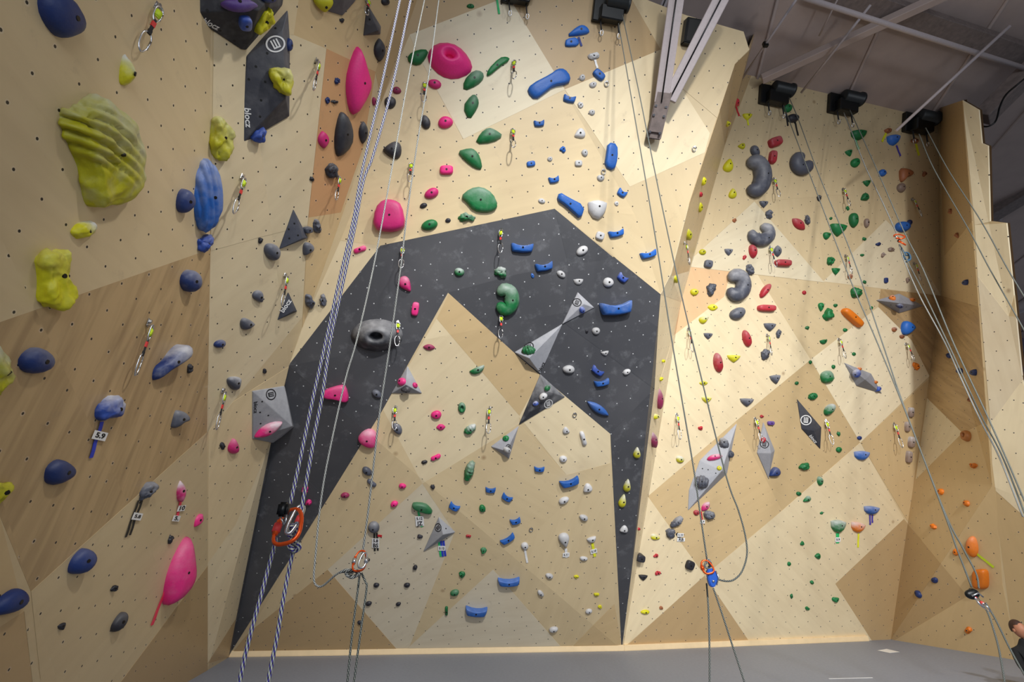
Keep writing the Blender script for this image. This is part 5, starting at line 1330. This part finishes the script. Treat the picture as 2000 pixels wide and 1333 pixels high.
crod((1590, -30), (2060, 125), 10.7, 10.7, .16, 'broad dark beam behind the crossing pipe', 'ceiling_beam', M_rust, 'beam', 4, .6)
crod((1650, -30), (1600, 70), 10.5, 10.5, .015, 'hair-thin rod near the top edge beside the crossing pipe')
crod((1918, 232), (2060, 90), 9.4, 10.2, .17, 'heavy dark beam at the right of the ceiling', 'ceiling_beam', M_rust, 'beam', 4, .8)
# clamp on the rod
o = bpy.data.objects.new('rod_clamp', None); COL.objects.link(o); o.location = ceil_pt(1495, 87, 10.2); tag(o, 'small black clamp on the left-most ceiling rod', 'clamp')
bm = bmesh.new(); add_box(bm, (0, 0, 0), .09, .07, .11); bmesh.ops.bevel(bm, geom=bm.edges[:], offset=.012, segments=2, affect='EDGES'); part('body', bm, M_plate, o, False)
bm = bmesh.new(); add_tube(bm, [(0, 0, .04), (.02, -.02, .12)], .012, 6); part('screw', bm, M_steel, o)
# steelwork at the far right
bar3('steel_brace', at(2030, 220, .075), at(1938, 428, .072), .22, M_pipe, 'pale steel brace rising behind the right edge of the wall', 'brace', 4, .6, group='far right steelwork')
bar3('steel_beam', at(1925, 425, .072), at(2080, 330, .080), .24, M_rust, 'weathered steel beam behind the right edge of the wall', 'beam', 4, .7, group='far right steelwork')
bar3('steel_beam', at(1950, 530, .06), at(2080, 455, .065), .14, M_pipe, 'thin grey beam above the far window', 'beam', 4, .7, group='far right steelwork')
bar3('steel_pipe', at(1940, 622, .075), at(2080, 565, .080), .15, M_pipe, 'thick grey pipe just above the bright window', 'pipe', 12, group='far right steelwork')
bar3('steel_brace', at(1990, 440, .058), at(2060, 640, .058), .10, M_pipe, 'thin slanting brace in front of the far wall', 'brace', 4, 1, group='far right steelwork')
bm = bmesh.new(); add_tube(bm, spline([at(1912, 246, .11), at(1930, 247, .112), at(1945, 236, .113), at(1953, 208, .115), at(1965, 185, .117), at(1990, 163, .12), at(2030, 130, .12)], 6), .016, 6)
tag(part('power_cable', bm, M_plate, None), 'black cable looping beside the top right of the wall', 'cable')

# ------------------------------------------------------------------ rope drums
def drum(px, py, s, label, w=None, yaw=0):
    p, n = cast(px, py, wall_bvh)
    if w: p = at(px, py, w); n = Vector((0, -1, -.1)).normalized()
    k = 1 / (w or (1 / (p - CAM).dot(FW))) / F * s
    Rm = frame_of(n) @ Matrix.Rotation(yaw, 3, 'Z'); o = empty('rope_drum', p, Rm); tag(o, label, 'rope drum', 'black rope drums along the wall top')
    bm = bmesh.new(); add_box(bm, (-20 * k, -4 * k, 5 * k), 26 * k, 40 * k, 10 * k); bmesh.ops.bevel(bm, geom=bm.edges[:], offset=1.5 * k, segments=1, affect='EDGES'); part('mount_plate', bm, M_plate, o, False)
    bm = bmesh.new(); add_box(bm, (0, -12 * k, 14 * k), 44 * k, 24 * k, 20 * k); bmesh.ops.bevel(bm, geom=bm.edges[:], offset=2 * k, segments=1, affect='EDGES'); part('housing', bm, M_plate, o, False)
    bm = bmesh.new(); add_tube(bm, [(-14 * k, 6 * k, 20 * k), (-12 * k, 6 * k, 20 * k), (24 * k, 6 * k, 20 * k), (25 * k, 6 * k, 20 * k), (29 * k, 6 * k, 20 * k), (30 * k, 6 * k, 20 * k)], [9 * k, 12 * k, 12 * k, 14 * k, 14 * k, 10 * k], 18); part('drum', bm, M_rubber, o)
    for sx in (-18, 16):
        bm = bmesh.new(); add_tube(bm, [Vector((sx * k, -24 * k, 12 * k)), Vector((sx * k + 4 * k, -40 * k, 12 * k))], 1.4 * k, 6); sl = part('sling', bm, M_sling, o)
        bm = bmesh.new(); add_tube(bm, [Vector((sx * k + 5 * k + 3 * k * math.cos(t / 6 * math.pi), -44 * k + 5 * k * math.sin(t / 6 * math.pi), 12 * k)) for t in range(12)], .9 * k, 6, closed=True); part('carabiner', bm, M_silver, sl)
drum(1190, 22, 1.05, 'black rope drum at the top edge above the thin long ropes')
drum(1012, -14, 1.0, 'black rope drum almost hidden above the top edge')
drum(1508, 188, .95, 'black rope drum, left-most on the right wall top')
drum(1641, 205, .95, 'black rope drum, middle one on the right wall top')
drum(1786, 242, .95, 'black rope drum, right-most, at the end of a ceiling rod')
# dark opening behind the struts, built as a plain black box
p, n = cast(1350, 68, wall_bvh); o = empty('dark_box', p, frame_of(n)); tag(o, 'black box mounted on the wall top behind the struts', 'box')
bm = bmesh.new(); add_box(bm, (0, 0, .06), .30, .34, .12); bmesh.ops.bevel(bm, geom=bm.edges[:], offset=.015, segments=2, affect='EDGES'); part('casing', bm, M_plate, o, False)
bm = bmesh.new(); add_box(bm, (0, 0, .122), .24, .28, .006); part('front_plate', bm, M_dark, o, False)

# ------------------------------------------------------------------ ropes
def rope(pts, w0, w1, r, mat, label, name='climbing_rope', group='climbing ropes', parent=None, ws=None):
    P2 = [Vector((x, y, 0)) for x, y in pts]; L = [0]
    for a, b in zip(P2, P2[1:]): L.append(L[-1] + (b - a).length)
    P = [at(x, y, (ws[i] if ws else w0 + (w1 - w0) * L[i] / L[-1])) for i, (x, y) in enumerate(pts)]
    S_ = spline(P, 10)
    bm = bmesh.new(); uv = bm.loops.layers.uv.new('rope'); add_tube(bm, S_, r, 8, uv=uv)
    o = link(name, mesh_of(bm, 'rope', True), parent, mat)
    if not parent: tag(o, label, 'rope', group)
    return o
RP = [
 ([(788, -40), (781, 0), (740, 190), (706, 340), (690, 430), (660, 560), (638, 660), (612, 775), (590, 880), (567, 985)], .37, .70, .0062, M_ropeA, 'thick purple and green rope rising from the big orange carabiner, left strand'),
 ([(812, -40), (802, 0), (766, 170), (730, 300), (711, 350), (694, 440), (664, 580), (645, 665), (630, 770), (615, 845), (604, 910), (587, 1005)], .37, .70, .0062, M_ropeA, 'thick purple and green rope rising from the big orange carabiner, right strand'),
 ([(541, 1050), (527, 1100), (511, 1160), (493, 1225), (478, 1285), (462, 1360)], .70, .80, .0062, M_ropeA, 'thick purple and green rope below the big orange carabiner, left strand'),
 ([(572, 1080), (562, 1125), (551, 1185), (541, 1245), (530, 1300), (518, 1360)], .70, .80, .0062, M_ropeA, 'thick purple and green rope below the big orange carabiner, right strand'),
 ([(838, -40), (829, 0), (800, 140), (765, 332), (732, 509), (698, 660), (674, 744), (640, 900), (625, 993), (617, 1077), (613, 1126), (617, 1143), (630, 1145), (655, 1124), (668, 1118), (690, 1120)], .20, .36, .0062, M_ropeD, 'pale grey rope swinging into a low loop left of the second carabiner'),
 ([(864, -40), (857, 0), (838, 143), (815, 280), (795, 419), (783, 519), (762, 670), (742, 803), (729, 915), (719, 1000), (709, 1075), (706, 1090)], .20, .36, .0062, M_ropeB, 'grey flecked rope dropping straight to the second carabiner'),
 ([(703, 1118), (698, 1160), (693, 1197), (685, 1265), (676, 1360)], .36, .40, .0062, M_ropeC, 'grey rope hanging to the floor below the second carabiner, left strand'),
 ([(706, 1120), (714, 1138), (716, 1150), (706, 1223), (697, 1290), (688, 1360)], .36, .40, .0062, M_ropeC, 'grey rope hanging to the floor below the second carabiner, right strand'),
 ([(1208, 46), (1259, 340), (1286, 500), (1313, 670), (1353, 905), (1367, 1000), (1381, 1095)], .158, .27, .0068, M_ropeC, 'thin dark rope from the top drum to the blue belay device'),
 ([(1216, 30), (1248, 180), (1280, 340), (1316, 510), (1352, 665), (1414, 915), (1442, 997), (1455, 1044), (1459, 1082), (1450, 1115), (1435, 1132), (1419, 1136), (1400, 1132)], .158, .27, .0068, M_ropeC, 'thin dark rope from the top drum curling round to the blue belay device'),
 ([(1380, 1140), (1383, 1180), (1385, 1230), (1386, 1290), (1386, 1360)], .27, .30, .0068, M_ropeC, 'dark rope below the blue belay device hanging straight'),
 ([(1393, 1149), (1412, 1205), (1430, 1260), (1454, 1333), (1464, 1365)], .27, .30, .0068, M_ropeC, 'dark rope below the blue belay device slanting right'),
 ([(1541, 190), (1560, 235), (1600, 343), (1662, 493), (1722, 666), (1763, 787), (1843, 996), (1880, 1070), (1906, 1120), (1912, 1150)], .103, .22, .0075, M_ropeC, 'dark rope from the left right-wall drum, upper strand of the pair'),
 ([(1530, 205), (1545, 245), (1600, 389), (1660, 545), (1712, 666), (1768, 803), (1845, 1005), (1868, 1070), (1898, 1148)], .103, .22, .0075, M_ropeC, 'dark rope from the left right-wall drum, lower strand of the pair'),
 ([(1916, 1178), (1929, 1197), (1942, 1235), (1952, 1274), (1962, 1333), (1964, 1360)], .22, .25, .0075, M_ropeC, 'dark rope at lower right hanging under the black belay device'),
 ([(1925, 1178), (1945, 1212), (1970, 1263), (1998, 1314), (2030, 1370)], .22, .25, .0075, M_ropeC, 'dark rope at lower right slanting out of the frame'),
 ([(1648, 220), (1670, 275), (1692, 330), (1722, 392), (1752, 458)], .103, .13, .0085, M_ropeB, 'rope from the middle drum ending at the high orange carabiner'),
 ([(1660, 215), (1685, 270), (1712, 330), (1763, 447), (1804, 529), (1861, 668), (1926, 808), (1965, 895), (2010, 1000)], .103, .21, .0078, M_ropeC, 'dark rope from the middle drum running down to the right edge'),
 ([(1757, 478), (1772, 510), (1804, 572), (1850, 668), (1885, 745), (1919, 818), (1957, 890), (2004, 1010)], .13, .21, .0078, M_ropeC, 'dark rope below the high orange carabiner, inner strand'),
 ([(1756, 478), (1766, 510), (1797, 580), (1843, 665), (1878, 742), (1915, 822), (1951, 892), (1998, 1010)], .13, .21, .0078, M_ropeB, 'grey rope below the high orange carabiner, outer strand'),
 ([(1795, 262), (1824, 330), (1891, 447), (1932, 524), (1975, 600), (2025, 690)], .110, .16, .0078, M_ropeC, 'dark rope from the right-most drum, lower strand'),
 ([(1808, 250), (1852, 332), (1916, 432), (1970, 529), (2025, 620)], .110, .16, .0078, M_ropeC, 'dark rope from the right-most drum, upper strand'),
]
ROPES = [rope(*a) for a in RP]
# knots: parts of the rope they are tied in
rope([(571, 1078), (580, 1068), (572, 1052), (562, 1040), (567, 1028), (578, 1032), (580, 1045), (568, 1058), (566, 1068), (576, 1076), (584, 1070), (580, 1060)], .70, .71, .0075, M_ropeA, None, 'knot', parent=ROPES[3])
rope([(664, 1119), (676, 1114), (690, 1116), (700, 1120), (690, 1126), (676, 1122), (680, 1115), (694, 1114), (702, 1121), (688, 1129), (676, 1124)], .36, .365, .0075, M_ropeB, None, 'knot', parent=ROPES[4])
rope([(1757, 480), (1763, 490), (1768, 498), (1776, 500), (1774, 508), (1766, 504), (1768, 494), (1775, 496), (1778, 506), (1770, 512)], .13, .131, .014, plain('teal_cord', (50, 84, 110), .8), None, 'knot', parent=ROPES[18])
rope([(1378, 1100), (1384, 1094), (1388, 1102), (1382, 1110), (1376, 1106), (1382, 1098), (1388, 1108)], .27, .272, .008, M_ropeB, None, 'knot', parent=ROPES[8])
# belay hardware
def biner(px, py, hpx, wpx, ang, w, mat, label, sleeve=None, thick=.0055, sleeve_side=-1, flare=.22):
    c = at(px, py, w); k = 1 / w / F; a = math.radians(ang)
    Rm = Matrix((Vector((1, 0, 0)), -FW, UP)).transposed() @ Matrix.Rotation(-a, 3, 'Y')
    o = empty('locking_carabiner', c, Rm); tag(o, label, 'carabiner', 'locking carabiners on the ropes')
    H_, W_ = hpx * k, wpx * k
    n = 26; pts = []
    for i in range(n):
        t = 2 * math.pi * i / n; x = math.cos(t); z = math.sin(t)
        pts.append(Vector((W_ / 2 * math.copysign(abs(x) ** .75, x) * (1 - flare * z), 0, H_ / 2 * math.copysign(abs(z) ** .8, z))))
    bm = bmesh.new(); add_tube(bm, pts, thick, 10, closed=True, flat=.8); part('body', bm, mat, o)
    g = bmesh.new(); add_tube(g, [(sleeve_side * W_ * .49, 0, -H_ * .18), (sleeve_side * W_ * .44, 0, H_ * .22)], thick * 1.3, 12); gt = part('gate', g, mat, o)
    g = bmesh.new(); add_tube(g, [(sleeve_side * W_ * .485, 0, -H_ * .10), (sleeve_side * W_ * .455, 0, H_ * .12)], thick * 1.9, 12); part('sleeve', g, sleeve or mat, gt, label='red locking sleeve' if sleeve is M_red else None)
    return o
biner(564, 1028, 74, 50, 12, .72, M_orange, 'big orange locking carabiner with red sleeve on the purple rope', M_red, .0062)
biner(576, 1015, 60, 17, -10, .71, M_silver, 'silver carabiner with red band hanging beside the big orange one', M_red, .0055, 1, -.1)
o = empty('belay_device', at(554, 996, .735)); tag(o, 'dark tube belay device above the big orange carabiner', 'belay device')
bm = bmesh.new(); add_box(bm, (0, 0, 0), .028, .03, .04); bmesh.ops.bevel(bm, geom=bm.edges[:], offset=.006, segments=3, affect='EDGES'); part('body', bm, M_plate, o)
bm = bmesh.new(); add_tube(bm, [(0, -.008, -.02), (.006, -.01, -.03), (.014, -.01, -.04), (.018, -.01, -.03), (.014, -.008, -.015)], .0022, 6); part('wire_loop', bm, M_silver, o)
biner(703, 1096, 40, 24, 4, .368, M_orange, 'orange locking carabiner on the grey ropes', M_silver, .0062)
biner(709, 1095, 30, 13, -6, .372, M_silver, 'small silver carabiner clipped beside the orange one on the grey ropes', None, .006, 1)
biner(1381, 1108, 26, 20, 14, .274, M_orange, 'orange carabiner above the blue belay device', None, .0075)
biner(1756, 462, 18, 13, 20, .131, M_orange, 'high orange and white carabiner on the rope from the middle drum', M_silver, .012)
biner(1761, 474, 18, 12, -30, .132, M_orange, 'lower orange carabiner of the high pair on the right wall', M_plate, .012)
o = empty('belay_device', at(1389, 1129, .276)); tag(o, 'bright blue assisted-braking belay device on the dark ropes', 'belay device')
bm = bmesh.new(); k = 1 / .276 / F
shape = [(-7, -14), (5, -17), (11, -8), (12, 2), (6, 12), (2, 17), (-5, 16), (-8, 6)]
fr = [bm.verts.new((x * k, -5 * k, -y * k)) for x, y in shape]; bk = [bm.verts.new((x * k, 5 * k, -y * k)) for x, y in shape]
bm.faces.new(fr); bm.faces.new(bk[::-1])
for i in range(8): bm.faces.new((fr[i], bk[i], bk[(i + 1) % 8], fr[(i + 1) % 8]))
bmesh.ops.recalc_face_normals(bm, faces=bm.faces[:]); bmesh.ops.bevel(bm, geom=bm.edges[:], offset=1.6 * k, segments=2, affect='EDGES'); bd = part('body', bm, M_blueal, o, False)
bm = bmesh.new(); add_tube(bm, [(9 * k, -6 * k, 12 * k), (12 * k, -7 * k, 0), (6 * k, -6 * k, -13 * k)], 1.2 * k, 6); part('handle', bm, M_silver, o)
for x, z in ((1, -6), (0, 8)):
    bm = bmesh.new(); bmesh.ops.create_cone(bm, cap_ends=True, segments=12, radius1=2.4 * k, radius2=2.2 * k, depth=2 * k, matrix=Matrix.Translation((x * k, -6 * k, z * k)) @ Matrix.Rotation(math.pi / 2, 4, 'X')); part('rivet', bm, M_silver, bd)
o = empty('belay_device', at(1899, 1162, .223)); tag(o, 'black belay device at lower right beside the orange block hold', 'belay device'); k = 1 / .223 / F
bm = bmesh.new(); bmesh.ops.create_uvsphere(bm, u_segments=16, v_segments=10, radius=1)
for v in bm.verts: v.co = Vector((v.co.x * 14 * k, v.co.y * 7 * k, v.co.z * 9 * k + (2 * k if v.co.x > 0 else 0)))
part('body', bm, M_plate, o)
bm = bmesh.new(); add_tube(bm, [(-8 * k, -7 * k, -2 * k), (6 * k, -8 * k, 3 * k), (14 * k, -6 * k, -4 * k)], 1.5 * k, 8); part('lever', bm, M_silver, o)
biner(1909, 1171, 30, 15, -38, .224, M_silver, 'silver carabiner under the black belay device at lower right', M_red, .008)
biner(1921, 1184, 24, 13, -60, .225, M_silver, 'lowest silver carabiner at lower right where the ropes part', M_red, .008)

# ------------------------------------------------------------------ floor marks and the person at the right edge
def floor_pt(px, py): r = ray(px, py); return CAM + r * (-CH / r.z)
o = empty('paper_sheet', floor_pt(1735, 1274)); tag(o, 'white paper sheet lying on the grey mat by the wall', 'paper')
q = [floor_pt(*p) - o.location + Vector((0, 0, .004)) for p in ((1714, 1272), (1732, 1269), (1757, 1275), (1738, 1277))]
bm = bmesh.new(); vs = [bm.verts.new(p) for p in q]; f = bm.faces.new(vs); ex = bmesh.ops.extrude_face_region(bm, geom=[f])
for v in [g for g in ex['geom'] if isinstance(g, bmesh.types.BMVert)]: v.co.z += .003
bmesh.ops.recalc_face_normals(bm, faces=bm.faces[:]); part('sheet', bm, M_white, o, False)
a, b = floor_pt(1619, 1327), floor_pt(1704, 1325); bm = bmesh.new()
add_box(bm, (a + b) / 2 + Vector((0, 0, .003)), (b - a).length, .02, .003, Matrix.Rotation(math.atan2((b - a).y, (b - a).x), 3, 'Z'))
tag(part('floor_tape', bm, M_white, None, False), 'thin white tape line on the grey mat at the bottom edge', 'tape')
# seated person in dark clothes, cut by the frame
pb = floor_pt(2036, 1352)
pb = Vector((pb.x, pb.y, 0))
head_c = at(2002, 1233, 1 / ((pb - CAM).dot(FW) + .0))
s = max(.6, (CAM + ray(2000, 1238) * (pb - CAM).dot(FW)).z / .80)
def P(x, y, z): return Vector((x, y, z)) * s
per = empty('person', pb); tag(per, 'person in black clothes sitting on the mat, cut by the right edge', 'person')
def skin(chain_v, chain_e, rad, mat, name):
    me = bpy.data.meshes.new(name); me.from_pydata([P(*v) for v in chain_v], chain_e, []); o = link(name, me, per, mat)
    md = o.modifiers.new('skin', 'SKIN'); 
    for i, r in enumerate(rad): me.skin_vertices[0].data[i].radius = (r * s, r * s)
    me.skin_vertices[0].data[0].use_root = True; o.modifiers.new('sub', 'SUBSURF').levels = 2; o.modifiers['sub'].render_levels = 2
    for p in me.polygons: p.use_smooth = True
    return o
M_cloth = plain('black_cloth', (16, 16, 18), .9); M_skin = plain('skin', (176, 120, 92), .6); M_hair = plain('brown_hair', (58, 34, 24), .7)
mesh_needed = bpy.data.meshes
bv = [(0, 0, .12), (0, .02, .32), (0, .02, .50), (0, 0, .60), (0, -.02, .70), (-.17, .02, .52), (-.24, -.08, .30), (-.14, -.26, .24), (.17, .02, .52), (.24, -.08, .30), (.14, -.26, .24), (-.10, -.04, .11), (-.18, -.38, .34), (-.12, -.62, .07), (-.12, -.74, .05), (.10, -.04, .11), (.18, -.38, .34), (.12, -.62, .07), (.12, -.74, .05)]
be = [(0, 1), (1, 2), (2, 3), (3, 4), (2, 5), (5, 6), (6, 7), (2, 8), (8, 9), (9, 10), (0, 11), (11, 12), (12, 13), (13, 14), (0, 15), (15, 16), (16, 17), (17, 18)]
br = [.15, .15, .15, .06, .055, .06, .048, .035, .06, .048, .035, .09, .065, .045, .04, .09, .065, .045, .04]
me = bpy.data.meshes.new('person_body'); me.from_pydata([P(*v) for v in bv], be, [])
body = link('body', me, per, M_cloth); md = body.modifiers.new('skin', 'SKIN')
if not me.skin_vertices:
    bpy.context.view_layer.objects.active = body
    try: bpy.ops.mesh.customdata_skin_add()
    except Exception: pass
for i, r in enumerate(br): me.skin_vertices[0].data[i].radius = (r * s, r * s)
me.skin_vertices[0].data[0].use_root = True
sb = body.modifiers.new('sub', 'SUBSURF'); sb.levels = 1; sb.render_levels = 2; body['label'] = 'black jacket and trousers'
bm = bmesh.new(); bmesh.ops.create_uvsphere(bm, u_segments=20, v_segments=14, radius=1)
for v in bm.verts:
    x, y, z = v.co; fz = 1 - .18 * max(0, -z)
    nose = .14 * math.exp(-((x / .13) ** 2 + ((z + .05) / .2) ** 2)) if y < 0 else 0
    eye = .05 * math.exp(-(((abs(x) - .36) / .16) ** 2 + ((z - .12) / .12) ** 2)) if y < 0 else 0
    v.co = P(x * .078 * fz, -.02 + (y - nose + eye) * .098 * fz, .81 + z * .118)
hd = part('head', bm, M_skin, per)
for sx in (-1, 1):
    bm = bmesh.new(); bmesh.ops.create_uvsphere(bm, u_segments=8, v_segments=6, radius=.5, matrix=Matrix.Translation(P(sx * .08, -.01, .80)) @ Matrix.Diagonal((.02 * s, .045 * s, .06 * s, 1))); part('ear', bm, M_skin, hd)
bm = bmesh.new(); bmesh.ops.create_uvsphere(bm, u_segments=20, v_segments=14, radius=1)
for v in bm.verts:
    x, y, z = v.co
    v.co = P(x * .086, .004 + y * .105, .828 + z * .122)
kill = [v for v in bm.verts if v.co.y < -.055 * s and v.co.z < .87 * s or v.co.z < .76 * s]
bmesh.ops.delete(bm, geom=kill, context='VERTS'); part('hair', bm, M_hair, per)
for sx in (-1, 1):
    bm = bmesh.new(); c = Vector((sx * .14, -.30, .23))
    add_tube(bm, [P(sx * .14, -.255, .24), P(sx * .135, -.30, .235), P(sx * .13, -.34, .23)], [.024 * s, .034 * s, .030 * s], 8, flat=.6)
    for i in range(4):
        fx = sx * (.105 + i * .018); ln = (.050, .062, .066, .056)[i]
        add_tube(bm, [P(fx, -.33, .235), P(fx, -.33 - ln * .55, .225), P(fx, -.33 - ln * .85, .20)], [.009 * s, .0085 * s, .007 * s], 6)
    add_tube(bm, [P(sx * .105, -.285, .23), P(sx * .085, -.315, .225), P(sx * .082, -.345, .215)], [.011 * s, .010 * s, .008 * s], 6)
    part('hand', bm, M_skin, per)

# ------------------------------------------------------------------ labels for the unnamed holds and quickdraws
def direction(dx, dy):
    a = math.degrees(math.atan2(-dy, dx)) % 360
    return ['right of', 'up right of', 'above', 'up left of', 'left of', 'down left of', 'below', 'down right of'][int((a + 22.5) // 45) % 8]
ORD = ['nearest', 'second', 'third', 'fourth', 'fifth', 'sixth', 'seventh', 'eighth', 'ninth', 'tenth']
def nearest(x, y, rank=0):
    return sorted(LAND, key=lambda l: math.hypot(l[0] - x, l[1] - y))[rank]
def assign(items, mk):
    g = {}
    for it in items:
        l = nearest(it[1], it[2]); d = math.hypot(it[1] - l[0], it[2] - l[1])
        where = ('on or against ' if d < 9 else direction(it[1] - l[0], it[2] - l[1]) + ' ') + l[2]
        g.setdefault((mk(it), where), []).append((d, it))
    for (what, where), lst in g.items():
        lst.sort(key=lambda t: t[0])
        for i, (d, it) in enumerate(lst):
            t = (what + ' ' + where) if len(lst) == 1 else ('%s %s %s' % (ORD[i], what, where))
            if len(t.split()) > 16: t = t.replace(' hold ', ' ', 1)
            if len(t.split()) > 16: t = t.replace('on or against', 'on')
            it[0]['label'] = t
def mk_hold(it):
    o, x, y, c, shape, sz, ch, lab = it
    size = 'tiny' if sz < 10.5 else 'small' if sz < 21 else 'medium' if sz < 33 else 'large'
    return ' '.join(t for t in (size, 'chalky' if ch >= .4 else '', CN[c], shape, 'hold') if t)
assign([h for h in HOLDS if not h[7]], mk_hold)
assign(DRAWS, lambda it: 'quickdraw with neon tape hanging')
for o in bpy.data.objects:
    if o.type == 'MESH' and o.data.materials and o.data.materials[0] is None: o.data.materials.clear()
